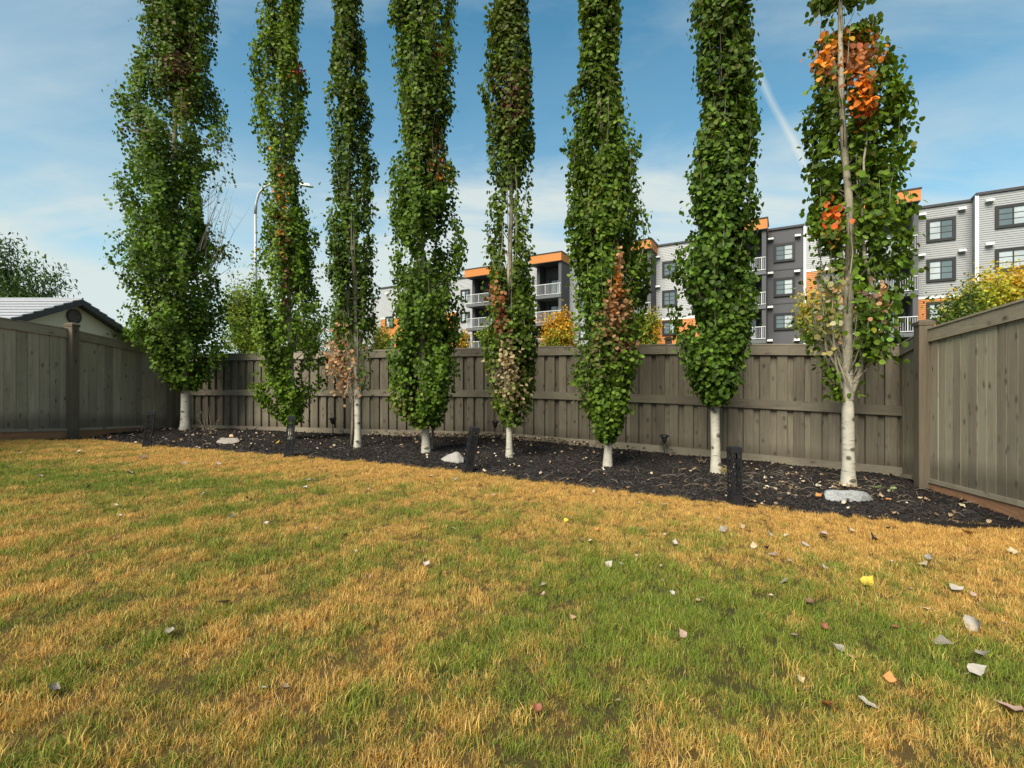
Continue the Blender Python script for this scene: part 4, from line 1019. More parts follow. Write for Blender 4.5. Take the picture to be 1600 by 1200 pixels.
# ------------------------------------------------------------------ neighbour's garage
def garage():
    m_st = simple('beige_stucco', (0.52, 0.47, 0.38), .9, scale=30, var=.08, bump=.3)
    m_fa = simple('charcoal_fascia', (0.035, 0.036, 0.04), .55)
    m_ro = simple('grey_shingles', (0.30, 0.31, 0.34), .85, scale=14, var=.25, bump=.4)
    xg, yr, zr, sl, hw = -13.0, 14.0, 2.50, .43, 3.1
    t = empty('garage', (xg - 3, yr, -1.7), 'pale stucco garage with a grey shingle roof behind the left fence', 'garage')
    ez = zr - sl * hw
    mb = MB(); y0, y1 = yr - hw + .35, yr + hw - .35; zb = zr - sl * (hw - .35) - .10
    V = [(xg, y0, -1.7), (xg, y1, -1.7), (xg, y1, zb), (xg, yr, zr - .12), (xg, y0, zb)]
    V2 = [(x - 7, y, z) for x, y, z in V]
    mb.add(V + V2, [(0, 1, 2, 3, 4), (9, 8, 7, 6, 5), (0, 5, 6, 1), (1, 6, 7, 2), (2, 7, 8, 3), (3, 8, 9, 4), (4, 9, 5, 0)]); mb.obj('wall', m_st, t)
    # shingle courses: overlapping steps, each course a piece
    nrow = 11
    for sgn in (-1, 1):
        for i in range(nrow):
            a0, a1 = hw * i / nrow, hw * (i + 1) / nrow + .03
            mb = MB(); x0, x1 = xg + .30, xg - 7.3
            ys = [yr + sgn * a0, yr + sgn * a1]; zs = [zr - sl * a0, zr - sl * a1 + .045]
            A = [(x0, ys[0], zs[0] - .02), (x1, ys[0], zs[0] - .02), (x1, ys[1], zs[1] - .025), (x0, ys[1], zs[1] - .025)]
            B = [(x0, ys[0], zs[0] + .003), (x1, ys[0], zs[0] + .003), (x1, ys[1], zs[1] + .004), (x0, ys[1], zs[1] + .004)]
            mb.hexa(A, B); mb.obj('shingle_course', m_ro, t)
        # rake board on the gable
        mb = MB(); a1 = hw + .02
        A = [(xg + .24, yr, zr - .17), (xg + .31, yr, zr - .17), (xg + .31, yr + sgn * a1, zr - sl * a1 - .17), (xg + .24, yr + sgn * a1, zr - sl * a1 - .17)]
        B = [(x, y, z + .165) for x, y, z in A]; mb.hexa(A, B); mb.obj('rake_board', m_fa, t)
        mb = MB(); A = [(xg + .002, yr, zr - .12), (xg + .24, yr, zr - .12), (xg + .24, yr + sgn * a1, zr - sl * a1 - .12), (xg + .002, yr + sgn * a1, zr - sl * a1 - .12)]
        B = [(x, y, z + .03) for x, y, z in A]; mb.hexa(A, B); mb.obj('soffit', m_fa, t)
    mb = MB(); mb.tube([(xg + .31, yr, zr + .012), (xg - 7.3, yr, zr + .012)], .04, 6); mb.obj('ridge_cap', m_ro, t)
    # round louvred vent
    vc = (xg + .02, yr + 0.02, zr - .50); rad = .22
    vm = simple('dark_vent', (0.05, 0.045, 0.045), .6)
    mb = MB(); n = 24; V = []
    for rr_, xx in ((rad, .0), (rad, .05), (rad - .03, .05), (rad - .03, .01)):
        V += [(vc[0] + xx, vc[1] + rr_ * math.cos(2 * math.pi * j / n), vc[2] + rr_ * math.sin(2 * math.pi * j / n)) for j in range(n)]
    fs = [(q * n + j, q * n + (j + 1) % n, (q + 1) * n + (j + 1) % n, (q + 1) * n + j) for q in range(3) for j in range(n)] + [tuple(3 * n + j for j in range(n))]
    mb.add(V, fs); v = mb.obj('vent', vm, t)
    for q in range(7):
        zz = vc[2] - rad + .055 + q * .056; hwid = math.sqrt(max(0.0, (rad - .03) ** 2 - (zz - vc[2]) ** 2)) 
        s = MB(); s.hexa([(vc[0] + .045, vc[1] - hwid, zz - .02), (vc[0] + .045, vc[1] + hwid, zz - .02), (vc[0] + .012, vc[1] + hwid, zz + .018), (vc[0] + .012, vc[1] - hwid, zz + .018)],
                         [(vc[0] + .052, vc[1] - hwid, zz - .014), (vc[0] + .052, vc[1] + hwid, zz - .014), (vc[0] + .019, vc[1] + hwid, zz + .024), (vc[0] + .019, vc[1] - hwid, zz + .024)])
        s.obj('louvre', simple('vent_louvre', (0.16, 0.13, 0.13), .6), v)
garage()

# ------------------------------------------------------------------ street lamp
def street_lamp():
    m = simple('galvanised_steel', (0.36, 0.38, 0.41), .45, metal=.5)
    d = 25; b = P(400, 600, d); b.z = -1.75
    t = empty('street_lamp', b, 'tall grey street lamp with a curved arm behind the second poplar', 'street lamp')
    pts = [Vector(b), P(400, 560, d), P(399, 430, d), P(399, 335, d), P(400, 318, d), P(404, 303, d), P(412, 293, d), P(424, 287, d), P(440, 284.5, d), P(468, 288, d)]
    mb = MB(); mb.tube(pts[:4], [.12, .11, .085, .075], 10); mb.obj('pole', m, t, True)
    mb = MB(); mb.tube(pts[3:], [.075, .07, .066, .06, .055, .05, .045], 8); mb.obj('arm', m, t, True)
    h0, h1 = P(467, 287.6, d), P(488, 291.5, d); dv = (h1 - h0).normalized(); q = Vector((dv.z, 0, -dv.x)) * -1
    mb = MB(); w = .14
    sec = [(0, .05, .05), (.15, .12, .07), (.6, .16, .075), (.75, .10, .03)]
    V = []
    for s, ww, hh in sec:
        c = h0 + dv * s
        V += [c + Vector((0, -ww, -hh * .6)), c + Vector((0, ww, -hh * .6)), c + Vector((0, ww * .7, hh)), c + Vector((0, -ww * .7, hh))]
    fs = [(3, 2, 1, 0), (12, 13, 14, 15)]
    for i in range(3):
        for j in range(4): fs.append((i * 4 + j, i * 4 + (j + 1) % 4, i * 4 + 4 + (j + 1) % 4, i * 4 + 4 + j))
    mb.add(V, fs); mb.obj('lamp_head', m, t)
street_lamp()

# ------------------------------------------------------------------ apartment building
def building():
    A = Vector((-17.0, 64.3)); u = Vector((53.3, -30.7)).normalized(); n = Vector((u.y, -u.x))
    if n.dot(-A) < 0: n = -n
    def s_of(px, o=0.0):
        k = (px - 800) / F; b = A + n * o; return (k * b.y - b.x) / (u.x - k * u.y)
    def dep(s, o=0.0): return (A + u * s + n * o).y
    def z_of(px, py, o=0.0): return (600 - py) / F * dep(s_of(px, o), o)
    W = lambda s, o, z: Vector((A.x + u.x * s + n.x * o, A.y + u.y * s + n.y * o, z))
    GZ0 = -1.75
    t = empty('apartment_building', W(30, -6, GZ0), 'four-storey apartment block of grey, white and orange walls with balconies, behind the back fence', 'building')
    m_light = simple('light_grey_siding', (0.255, 0.265, 0.28), .6, scale=2, var=.05)
    m_white = simple('white_siding', (0.33, 0.34, 0.36), .6, scale=2, var=.05)
    m_org = simple('orange_siding', (0.46, 0.165, 0.036), .6, scale=2, var=.08)
    m_dark = simple('dark_grey_stucco', (0.080, 0.080, 0.090), .85, scale=5, var=.12)
    m_blk = simple('charcoal_panel', (0.042, 0.042, 0.050), .7, scale=3)
    m_trim = simple('black_window_trim', (0.010, 0.010, 0.013), .5)
    m_wtrim = simple('white_trim', (0.72, 0.73, 0.74), .5)
    m_rail = simple('white_metal', (0.52, 0.53, 0.56), .45)
    m_slab = simple('balcony_slab', (0.10, 0.105, 0.115), .7)
    def glass(name, c, rough=.06):
        m, nt, p, out = newmat(name)
        tc = N(nt, 'ShaderNodeTexCoord'); nz = N(nt, 'ShaderNodeTexNoise', i_Scale=0.8, i_Detail=2.0); nt.links.new(tc.outputs['Object'], nz.inputs['Vector'])
        nt.links.new(mixc(nt, nz.outputs[0], tuple(x * .6 for x in c), tuple(x * 1.3 for x in c)), p.inputs['Base Color'])
        p.inputs['Roughness'].default_value = rough; p.inputs['Specular IOR Level'].default_value = 1.0; p.inputs['Coat Weight'].default_value = .5
        return m
    m_gd = glass('window_glass', (0.09, 0.125, 0.14)); m_gl = glass('window_glass_blind', (0.38, 0.43, 0.46), .12)
    def qbox(name, mat, s0, s1, o0, o1, z0, z1, parent=None):
        mb = MB(); mb.hexa([W(s0, o0, z0), W(s1, o0, z0), W(s1, o1, z0), W(s0, o1, z0)], [W(s0, o0, z1), W(s1, o0, z1), W(s1, o1, z1), W(s0, o1, z1)])
        return mb.obj(name, mat, parent or t)
    def siding(name, mat, s0, s1, o, z0, z1, lap=.16):
        """lapped boards as a saw-tooth sheet with depth"""
        mb = MB(); k = max(1, int(round((z1 - z0) / lap))); h = (z1 - z0) / k
        for i in range(k):
            a, b = z0 + i * h, z0 + (i + 1) * h
            mb.add([W(s0, o + .035, a), W(s1, o + .035, a), W(s1, o + .005, b), W(s0, o + .005, b)], [(0, 1, 2, 3)])
            if i: mb.add([W(s0, o + .005, a), W(s1, o + .005, a), W(s1, o + .035, a), W(s0, o + .035, a)], [(0, 1, 2, 3)])
        mb.obj(name, mat, t)
    def window(s0, s1, z0, z1, o, lightpane=0, door=False):
        f = .20; d0, d1 = o + .04, o + .14
        mb = MB()
        def bx(a, b, c, e, q0=d0, q1=d1): mb.hexa([W(a, q0, c), W(b, q0, c), W(b, q1, c), W(a, q1, c)], [W(a, q0, e), W(b, q0, e), W(b, q1, e), W(a, q1, e)])
        bx(s0, s0 + f, z0, z1); bx(s1 - f, s1, z0, z1); bx(s0 + f, s1 - f, z1 - f, z1); bx(s0 + f, s1 - f, z0, z0 + f)
        w = mb.obj('window', m_trim, t)
        mid = (s0 + s1) / 2
        for i, (a, b) in enumerate(((s0 + f, mid - .03), (mid + .03, s1 - f))):
            m = m_gl if (lightpane >> i) & 1 else m_gd
            qbox('pane', m, a, b, d0 + .005, d0 + .03, z0 + f, z1 - f, w)
            mm = MB()
            for q in ((1 / 3, 2 / 3) if not door else ()):
                zz = lerp(z0 + f, z1 - f, q); mm.hexa([W(a, d0 + .035, zz - .018), W(b, d0 + .035, zz - .018), W(b, d0 + .05, zz - .018), W(a, d0 + .05, zz - .018)], [W(a, d0 + .035, zz + .018), W(b, d0 + .035, zz + .018), W(b, d0 + .05, zz + .018), W(a, d0 + .05, zz + .018)])
            if mm.v: mm.obj('muntin', m_trim, w)
        mm = MB(); mm.hexa([W(mid - .03, d0 + .01, z0 + f), W(mid + .03, d0 + .01, z0 + f), W(mid + .03, d1 - .02, z0 + f), W(mid - .03, d1 - .02, z0 + f)], [W(mid - .03, d0 + .01, z1 - f), W(mid + .03, d0 + .01, z1 - f), W(mid + .03, d1 - .02, z1 - f), W(mid - .03, d1 - .02, z1 - f)]); mm.obj('mullion', m_trim, w)
    def wlight(px, py, o=0.0):
        s = s_of(px, o); z = z_of(px, py, o)
        mb = MB(); mb.hexa([W(s - .22, o + .03, z - .10), W(s + .22, o + .03, z - .10), W(s + .22, o + .38, z - .10), W(s - .22, o + .38, z - .10)], [W(s - .2, o + .03, z + .12), W(s + .2, o + .03, z + .12), W(s + .2, o + .33, z + .05), W(s - .2, o + .33, z + .05)])
        mb.obj('vent_hood', m_wtrim, t)
    ROOF = 13.55
    # core volume behind everything
    sE = s_of(1600) + 12
    sA = s_of(595)
    qbox('core', m_dark, sA, sE - .1, -14, -.3, GZ0, ROOF - .35)
    def wall(px0, px1, o, mat, split_py=None, top=ROOF, low=None, lap=True, s0=None, s1=None):
        a = s_of(px0, o) if s0 is None else s0; b = s_of(px1, o) if s1 is None else s1
        qbox('wall', m_dark if not lap else mat, a, b, -.29 if o <= 0 else -.29, o, GZ0, top - .02)
        zs = z_of((px0 + px1) / 2, split_py, o) if split_py else GZ0
        if lap:
            siding('siding', mat, a + .01, b - .01, o, zs, top - .15)
            if split_py:
                siding('siding', low, a + .01, b - .01, o, GZ0, zs - .16)
                qbox('band_trim', m_wtrim, a, b, o + .002, o + .06, zs - .16, zs)
        qbox('parapet_cap', m_blk, a - .05, b + .05, -.35, o + .14, top - .15, top + .03)
        return a, b
    # white wing at the far left
    wall(595, 716, 0, m_white, 491.5, ROOF - .4, m_org)
    for c, (a, b) in enumerate([(603, 616), (628, 641), (655, 668), (685, 698)]):
        for y0, y1, lp in ((464.5 - 13.5 * c * .5, 480.5 - 13 * c * .5, 1), (497 - 9 * c * .5, 513 - 9 * c * .5, 0)):
            window(s_of(a), s_of(b), 7.55 if lp else 4.6, 9.1 if lp else 6.1, 0, lp)
    for z in (1.6,): 
        for a, b in [(603, 616), (628, 641), (655, 668), (685, 698)]: window(s_of(a), s_of(b), z, z + 1.5, 0, 0)
    wall(716, 738, 0, m_white, None, ROOF - .5)
    zrow = {}
    def wcol(px0, px1, rows, o=0.0, lp=(1, 2, 1)):
        a, b = s_of(px0, o), s_of(px1, o)
        for i, (y0, y1) in enumerate(rows):
            pm = (px0 + px1) / 2; z1, z0 = z_of(pm, y0, o), z_of(pm, y1, o); window(a, b, z0, z1, o, lp[i % len(lp)])
    wcol(720.5, 734.5, [(452.5, 470.5), (487.5, 504), (523, 540)], lp=(1, 1, 0))
    # middle stretches
    wall(772, 842, 0, m_white, 497, ROOF - .2, m_org)
    wcol(818, 835, [(434.5, 457), (475, 495), (517, 536)], lp=(3, 3, 2))
    wcol(782, 799, [(443, 463), (481, 500), (521, 538)], lp=(0, 1, 2))
    wall(888, 962, 0, m_light, None, ROOF + .1)
    wcol(905, 925, [(425, 447), (467, 488), (509, 530)]); wcol(935, 955, [(419, 441), (463, 485), (507, 529)], lp=(0, 3, 1))
    wall(1025, 1130, 0, m_white, 495, ROOF, m_org)
    wcol(1035, 1058, [(408, 433), (453.5, 479), (501, 524)], lp=(0, 0, 2)); wcol(1090, 1113, [(396, 421), (444, 470), (494, 518)], lp=(1, 2, 0))
    # dark stretch
    a, b = wall(1199, 1256, 0, m_dark, None, ROOF, lap=False)
    wcol(1209, 1242, [(380, 409), (434, 463), (489, 515.5), (543, 569)], lp=(2, 2, 2, 1))
    for py in (421, 474): 
        z = z_of(1227, py); qbox('joint_trim', m_blk, a + .02, b - .02, .001, .03, z - .03, z + .03)
    qbox('corner_trim', m_wtrim, b - .02, b + .16, .0, .10, GZ0, ROOF - .16)
    wall(1259, 1345, 0, m_white, 418, ROOF + .05, m_org)
    wcol(1278, 1316, [(368, 398), (424, 452), (480, 506)], lp=(3, 0, 1))
    # light grey stretch on the right, then a projecting wing
    a, b = wall(1434, 1520, 0, m_light, 462, ROOF + .05, m_org)
    wcol(1447, 1493, [(341, 377), (404, 440), (471, 502)], lp=(1, 1, 3))
    oW = 1.0
    a, b = wall(1526, 1760, oW, m_light, None, ROOF + .15)
    qbox('corner_trim', m_wtrim, a - .1, a + .1, oW + .0, oW + .08, GZ0, ROOF)
    siding_side = MB()
    wcol(1554, 1612, [(319, 355), (387, 423), (455, 491)], oW, lp=(2, 3, 1))
    for p in [(1204.5, 374), (1246.5, 368.5), (1204, 427), (1245.5, 424), (1203.5, 480), (1203, 532), (1245, 531), (1270, 362), (1440, 336), (1502, 327), (1439, 399), (1502, 392), (1028.5, 402), (1028.5, 448), (606, 459)]: wlight(*p)
    for p in [(1545, 314), (1545, 382)]: wlight(*p, oW)
    # balcony bays
    def bay(px0, px1, ztop, rails, oo=2.3, seed=0):
        s0, s1 = s_of(px0, oo), s_of(px1, oo); ow = oo - .9
        capz0 = ztop - .85
        qbox('roof_canopy', m_org, s0 - .1, s1 + .1, -.2, oo + .15, capz0, ztop)
        qbox('canopy_flashing', m_blk, s0 - .16, s1 + .16, -.22, oo + .21, ztop + .002, ztop + .09)
        qbox('canopy_soffit', m_blk, s0 - .08, s1 + .08, -.18, oo + .13, capz0 - .05, capz0 - .003)
        qbox('side_wall', m_blk, s0 + .30, s0 + .62, -.25, ow, GZ0, capz0 - .055)
        qbox('side_wall', m_dark, s1 - .32, s1, -.25, oo - .1, GZ0, capz0 - .055)
        qbox('back_wall', m_dark, s0 + .62, s1 - .32, -.28, -.15, GZ0, capz0 - .055)
        for i, (zr0, zr1) in enumerate(rails):
            # slab
            qbox('balcony_slab', m_slab, s0, s1 - .34 if False else s1 - .002, -.14, oo, zr0 - .38, zr0 - .08)
            rl = MB()
            def rb(a, b, c, e, o0, o1): rl.hexa([W(a, o0, c), W(b, o0, c), W(b, o1, c), W(a, o1, c)], [W(a, o0, e), W(b, o0, e), W(b, o1, e), W(a, o1, e)])
            f0, f1 = oo - .10, oo - .05
            rb(s0 + .03, s1 - .03, zr1 - .06, zr1, f0 - .01, f1 + .01); rb(s0 + .03, s1 - .03, zr0, zr0 + .05, f0, f1)
            k = int((s1 - s0) / .14)
            for j in range(k + 1):
                x = s0 + .05 + (s1 - s0 - .10) * j / k; w = .008 if j % 12 else .028
                rb(x - w, x + w, zr0 + .05, zr1 - .06, f0 + .012, f1 - .012)
            # left end return
            for sx in (s0 + .03,):
                rb(sx, sx + .05, zr1 - .06, zr1, ow, f0); rb(sx, sx + .05, zr0, zr0 + .05, ow, f0)
                for j in range(7):
                    o_ = ow + .05 + j * (f0 - ow - .05) / 7; rb(sx + .012, sx + .034, zr0 + .05, zr1 - .06, o_, o_ + .022)
            rr2 = rl.obj('railing', m_rail, t)
            # balcony door
            wdt = min(2.0, (s1 - s0) * .5); dm = s1 - .32 - .35 - wdt
            window(dm, dm + wdt, zr0 + .0, zr0 + 2.15, -.19, (1, 2, 3)[(i + seed) % 3], door=True)
        return s0, s1
    def rz(px, pairs, oo=2.3): return [(z_of(px, b, oo), z_of(px, a, oo)) for a, b in pairs]
    bay(728, 774, z_of(728, 422.5, 2.3), rz(728, [(461, 475), (498, 512), (534, 548)]))
    bay(829, 876.5, z_of(876, 394, 2.3), rz(876, [(441, 458), (484, 501), (527, 543)]), seed=1)
    bay(956, 1016.5, z_of(1016, 374, 2.3), rz(1016, [(424, 443), (472, 490), (518, 536)]), seed=2)
    bay(1122, 1197, z_of(1197, 341.5, 2.3), rz(1197, [(400.5, 421), (455.5, 475), (509.5, 529)]), seed=0)
    bay(1330, 1435.5, z_of(1435, 296, 2.3), rz(1435, [(366, 389), (430, 453), (493.5, 517.5)]), seed=1)
    # lower wing seen further back at the left end
    sB0, sB1 = sA - 7, sA - .3
    qbox('wall', m_white, sB0, sB1, -9, -3, GZ0, ROOF - 1.0); qbox('parapet_cap', m_blk, sB0 - .1, sB1 + .1, -9.1, -2.86, ROOF - .999, ROOF - .85)
    for z in (7.3, 4.3, 1.3): window(sB1 - 2.6, sB1 - .5, z, z + 1.6, -3.0, 1)
    return t
building()

# ------------------------------------------------------------------ garden lights
m_blackmetal = simple('black_powder_coat', (0.016, 0.017, 0.021), .45, var=.2)
def bollard_light(base_px, top_px, label, yaw, seed):
    b = on_ground(*base_px); d = b.y; tp = P(top_px[0], top_px[1], d - .0)
    ax = (tp - b); H = ax.length; lean = math.atan2(ax.x, ax.z)
    t = empty('garden_light', b, label, 'garden light', 'black lattice bollard lights along the lawn edge'); t.rotation_euler = Euler((0, lean, yaw), 'XYZ')
    # lean about y in world, yaw about own axis
    t.rotation_euler = (Matrix.Rotation(lean, 3, 'Y') @ Matrix.Rotation(yaw, 3, 'Z')).to_euler()
    r = random.Random(seed); w = .052
    def part(name, mb):
        o = bpy.data.objects.new(name, mb.mesh(name, m_blackmetal)); COL.objects.link(o); o.parent = t; return o
    mb = MB(); mb.box(-w - .002, w + .002, -w - .002, w + .002, -.04, .115); part('base', mb)
    mb = MB(); mb.box(-w - .003, w + .003, -w - .003, w + .003, H - .05, H); mb.box(-w + .006, w - .006, -w + .006, w - .006, H + .0002, H + .006); part('solar_cap', mb)
    for sx in (-1, 1):
        for sy in (-1, 1):
            mb = MB(); mb.box(*sorted((sx * w, sx * (w - .012))), *sorted((sy * w, sy * (w - .012))), .115, H - .05); part('corner_bar', mb)
    # fretwork panel on each side: a network of thin irregular bars
    for k in range(4):
        Mx = Matrix.Rotation(k * math.pi / 2, 4, 'Z'); mb = MB(); z = .12
        pts = []
        rows = 9
        for i in range(rows + 1):
            zz = .118 + (H - .17) * i / rows
            pts.append([(-w + .012 + (2 * w - .024) * (j + (.5 if i % 2 else 0) + r.uniform(-.25, .25)) / 3.5, zz + r.uniform(-.008, .008)) for j in range(4)])
        def bar(p, q, wd=.0032):
            dx, dz = q[0] - p[0], q[1] - p[1]; L = math.hypot(dx, dz) or 1; nx, nz = -dz / L * wd, dx / L * wd
            A = [(p[0] - nx, -w + .002, p[1] - nz), (q[0] - nx, -w + .002, q[1] - nz), (q[0] + nx, -w + .002, q[1] + nz), (p[0] + nx, -w + .002, p[1] + nz)]
            B = [(x, y + .004, z_) for x, y, z_ in A]; mb.hexa([Mx @ Vector(v) for v in A], [Mx @ Vector(v) for v in B])
        for i in range(rows):
            for j in range(4):
                bar(pts[i][j], pts[i + 1][j], r.uniform(.0020, .0042))
                if j + 1 < 4 and r.random() < .35: bar(pts[i][j], pts[i + 1][j + 1] if i % 2 else pts[i + 1][j], r.uniform(.002, .004)); 
                if j > 0 and r.random() < .35: bar(pts[i][j], pts[i + 1][j - 1], r.uniform(.002, .004))
        part('lattice_panel', mb)
bollard_light((229, 699), (237, 643), 'black lattice garden light leaning right, beside the left fence', .5, 1)
bollard_light((450, 715), (456, 651), 'slim black lattice garden light standing under the second poplar from the left', .35, 2)
bollard_light((729, 740), (742, 668), 'tilted black lattice garden light right of the wedge-shaped rock', .45, 3)
bollard_light((1149, 790), (1147, 699), 'upright black lattice garden light nearest the camera, right of a white trunk', .03, 4)

def torch_light(px, top, bot, d, label):
    b = P(px, bot, d); H = (bot - top) / F * d; g = float(bed_z(np.array([b.x]), np.array([b.y]))[0])
    t = empty('path_light', (b.x, b.y, g), label, 'path light', 'small black stake lights at the back fence')
    zt = P(px, top, d).z - g
    def part(name, mb, m=m_blackmetal, parent=t):
        o = bpy.data.objects.new(name, mb.mesh(name, m, True)); COL.objects.link(o); o.parent = parent; return o
    mb = MB(); mb.lathe([(.008, -.05), (.010, .0), (.010, zt - .135)], n=8); part('stake', mb)
    mb = MB(); mb.lathe([(.018, zt - .135), (.042, zt - .11), (.045, zt - .105), (.018, zt - .10)], n=10); part('cup', mb)
    mb = MB(); mb.lathe([(.034, zt - .10), (.054, zt - .03), (.050, zt - .03)], n=10); part('lantern_glass', mb, simple('smoky_lantern', (.06, .055, .05), .25))
    for j in range(4):
        a = j * math.pi / 2 + .4; mb = MB(); mb.tube([(.036 * math.cos(a), .036 * math.sin(a), zt - .102), (.057 * math.cos(a), .057 * math.sin(a), zt - .028)], .004, 5); part('lantern_bar', mb)
    mb = MB(); mb.lathe([(.082, zt - .032), (.085, zt - .025), (.055, zt - .004), (.05, zt), (.02, zt + .004)], n=14); part('cap', mb)
torch_light(520, 652.5, 678, 9.9, 'small black stake light by the fence between the second and third poplars')
torch_light(774, 657, 684, 9.15, 'small black stake light by the fence just left of the fifth poplar trunk')
torch_light(1038, 679, 713, 7.8, 'small black stake light below the fence post, left of the dense dark poplar')

# ------------------------------------------------------------------ rocks
def rock(name, pts, mat, label, seed, sub=3, amp=.012, cat='rock'):
    """hull of corner points, subdivided and roughened; pts in world coordinates"""
    import bmesh
    from mathutils import noise
    pts = [Vector(p) + Vector((0, 0, .03)) for p in pts]
    bm = bmesh.new(); c = sum((Vector(p) for p in pts), Vector()) / len(pts)
    for p in pts: bm.verts.new(Vector(p) - c)
    bmesh.ops.convex_hull(bm, input=bm.verts)
    for v in list(bm.verts):
        if not v.link_faces: bm.verts.remove(v)
    bmesh.ops.triangulate(bm, faces=bm.faces)
    bmesh.ops.subdivide_edges(bm, edges=bm.edges, cuts=sub, use_grid_fill=True)
    bmesh.ops.smooth_vert(bm, verts=bm.verts, factor=.6, use_axis_x=True, use_axis_y=True, use_axis_z=True)
    bmesh.ops.triangulate(bm, faces=bm.faces)
    bm.normal_update()
    for v in bm.verts: v.co += v.normal * (noise.noise(v.co * 14 + Vector((seed, 0, 0))) * amp + noise.noise(v.co * 45) * amp * .4)
    me = bpy.data.meshes.new(name); bm.to_mesh(me); bm.free(); me.materials.append(mat)
    for p in me.polygons: p.use_smooth = False
    o = link(name, me, None, c); return setp(o, label, cat, 'rocks lying on the mulch' if cat == 'rock' else None)
def rock_mat(name, a, b, pink=0.0):
    m, nt, p, out = newmat(name); tc = N(nt, 'ShaderNodeTexCoord')
    n1 = N(nt, 'ShaderNodeTexNoise', i_Scale=70.0, i_Detail=6.0, i_Roughness=.75); n2 = N(nt, 'ShaderNodeTexNoise', i_Scale=7.0, i_Detail=4.0)
    for q in (n1, n2): nt.links.new(tc.outputs['Object'], q.inputs['Vector'])
    c = mixc(nt, ramp(nt, n1.outputs[0], [(.38, 0), (.62, 1)]), a, b); c = mixc(nt, mth(nt, 'MULTIPLY', ramp(nt, n2.outputs[0], [(.5, 0), (.75, 1)]), .5), c, (b[0] * .9, b[1] * .75, b[2] * .68) if pink else a)
    nt.links.new(c, p.inputs['Base Color']); p.inputs['Roughness'].default_value = .85
    bp = N(nt, 'ShaderNodeBump', i_Strength=.7, i_Distance=.01); nt.links.new(n1.outputs[0], bp.inputs['Height']); nt.links.new(bp.outputs[0], p.inputs['Normal'])
    return m
g1 = on_ground(709, 727); d1 = g1.y + .08
rock('rock', [P(689, 722, d1), P(697, 727, d1 - .05), P(716, 730, d1 - .1), P(727, 725, d1), P(716, 708, d1 + .06), P(712, 709, d1), P(690, 719, d1 + .2), P(724, 717, d1 + .16), P(727, 724, d1 + .22), P(702, 713, d1 + .12), P(692, 724, d1 + .25)], rock_mat('pale_rock', (.20, .19, .18), (.36, .345, .33), 1), 'pale wedge-shaped rock on the mulch at the foot of the fourth poplar', 3)
g2 = on_ground(1325, 791); d2 = g2.y + .08
rock('rock', [P(1286, 775, d2 + .02), P(1288, 784, d2), P(1296, 788, d2 - .04), P(1290, 769, d2 + .1), P(1300, 770, d2), P(1345, 772, d2), P(1358, 776, d2), P(1363, 786, d2), P(1360, 791, d2 - .02), P(1340, 791, d2 - .08), P(1305, 789, d2 - .08), P(1295, 770, d2 + .22), P(1352, 773, d2 + .2), P(1364, 784, d2 + .16), P(1290, 782, d2 + .2), P(1362, 792, d2 + .1), P(1290, 788, d2 + .1)], rock_mat('grey_granite', (.15, .16, .17), (.36, .375, .385)), 'long grey speckled rock lying on the mulch before the rightmost poplar', 5)
g3 = on_ground(356, 697); d3 = g3.y + .05
rock('rock', [P(336, 694, d3), P(345, 689, d3 + .05), P(360, 686, d3 + .1), P(372, 687, d3 + .1), P(375, 693, d3), P(362, 697, d3 - .08), P(345, 698, d3 - .05), P(340, 690, d3 + .3), P(372, 690, d3 + .3)], rock_mat('brown_rock', (.17, .14, .12), (.30, .27, .24)), 'flat brown-grey rock half sunk in mulch right of the first poplar', 7, amp=.018)
g4 = on_ground(361, 686)
rock('rock', [P(358, 682, g4.y), P(364, 681, g4.y), P(365, 686, g4.y), P(358, 687, g4.y), P(361, 681, g4.y + .08), P(365, 685, g4.y + .1), P(358, 685, g4.y + .1)], rock_mat('peach_rock', (.55, .30, .18), (.70, .46, .32)), 'small peach-coloured stone behind the flat brown rock', 9, amp=.006, sub=2)

# ------------------------------------------------------------------ stakes, edging, weeds
def stake(px, top, bot, d, r0, label, leanpx=0):
    a = P(px, bot, d); a.z = float(bed_z(np.array([a.x]), np.array([a.y]))[0]) - .05; b = P(px + leanpx, top, d)
    mb = MB(); mb.tube([a, a.lerp(b, .35) + Vector((.006, 0, 0)), a.lerp(b, .7) - Vector((.004, 0, 0)), b], [r0, r0 * .95, r0 * .85, r0 * .7], 8, wob=.08)
    o = mb.obj('wooden_stake', bark_mat('stake_bark', (.20, .165, .125), (.07, .055, .045), .3), None, True); setp(o, label, 'stake', 'thin stakes standing by the poplar trunks')
stake(549, 600, 702, 8.3, .026, 'thin brown stake just left of the slender bare-trunked poplar', 4)
stake(676, 640, 706, 7.95, .024, 'thin brown stake standing right of the fourth poplar trunk')
mb = MB(); ep = []
for px, py in [(1405, 817), (1440, 821), (1480, 824.5), (1520, 827.5), (1560, 829), (1600, 831)]:
    g = on_ground(px, py); ep.append(Vector((g.x, g.y + .01, g.z)))
ep.append(Vector((4.50, 3.93, gz(4.5, 3.93))))
for a, b in zip(ep[:-1], ep[1:]):
    mb.hexa([a + Vector((0, 0, -.05)), b + Vector((0, 0, -.05)), b + Vector((0, .012, -.05)), a + Vector((0, .012, -.05))], [a + Vector((0, 0, .045)), b + Vector((0, 0, .045)), b + Vector((0, .012, .045)), a + Vector((0, .012, .045))])
setp(mb.obj('garden_edging', simple('black_plastic', (.012, .012, .013), .45)), 'black plastic edging strip between lawn and mulch at the right', 'edging')

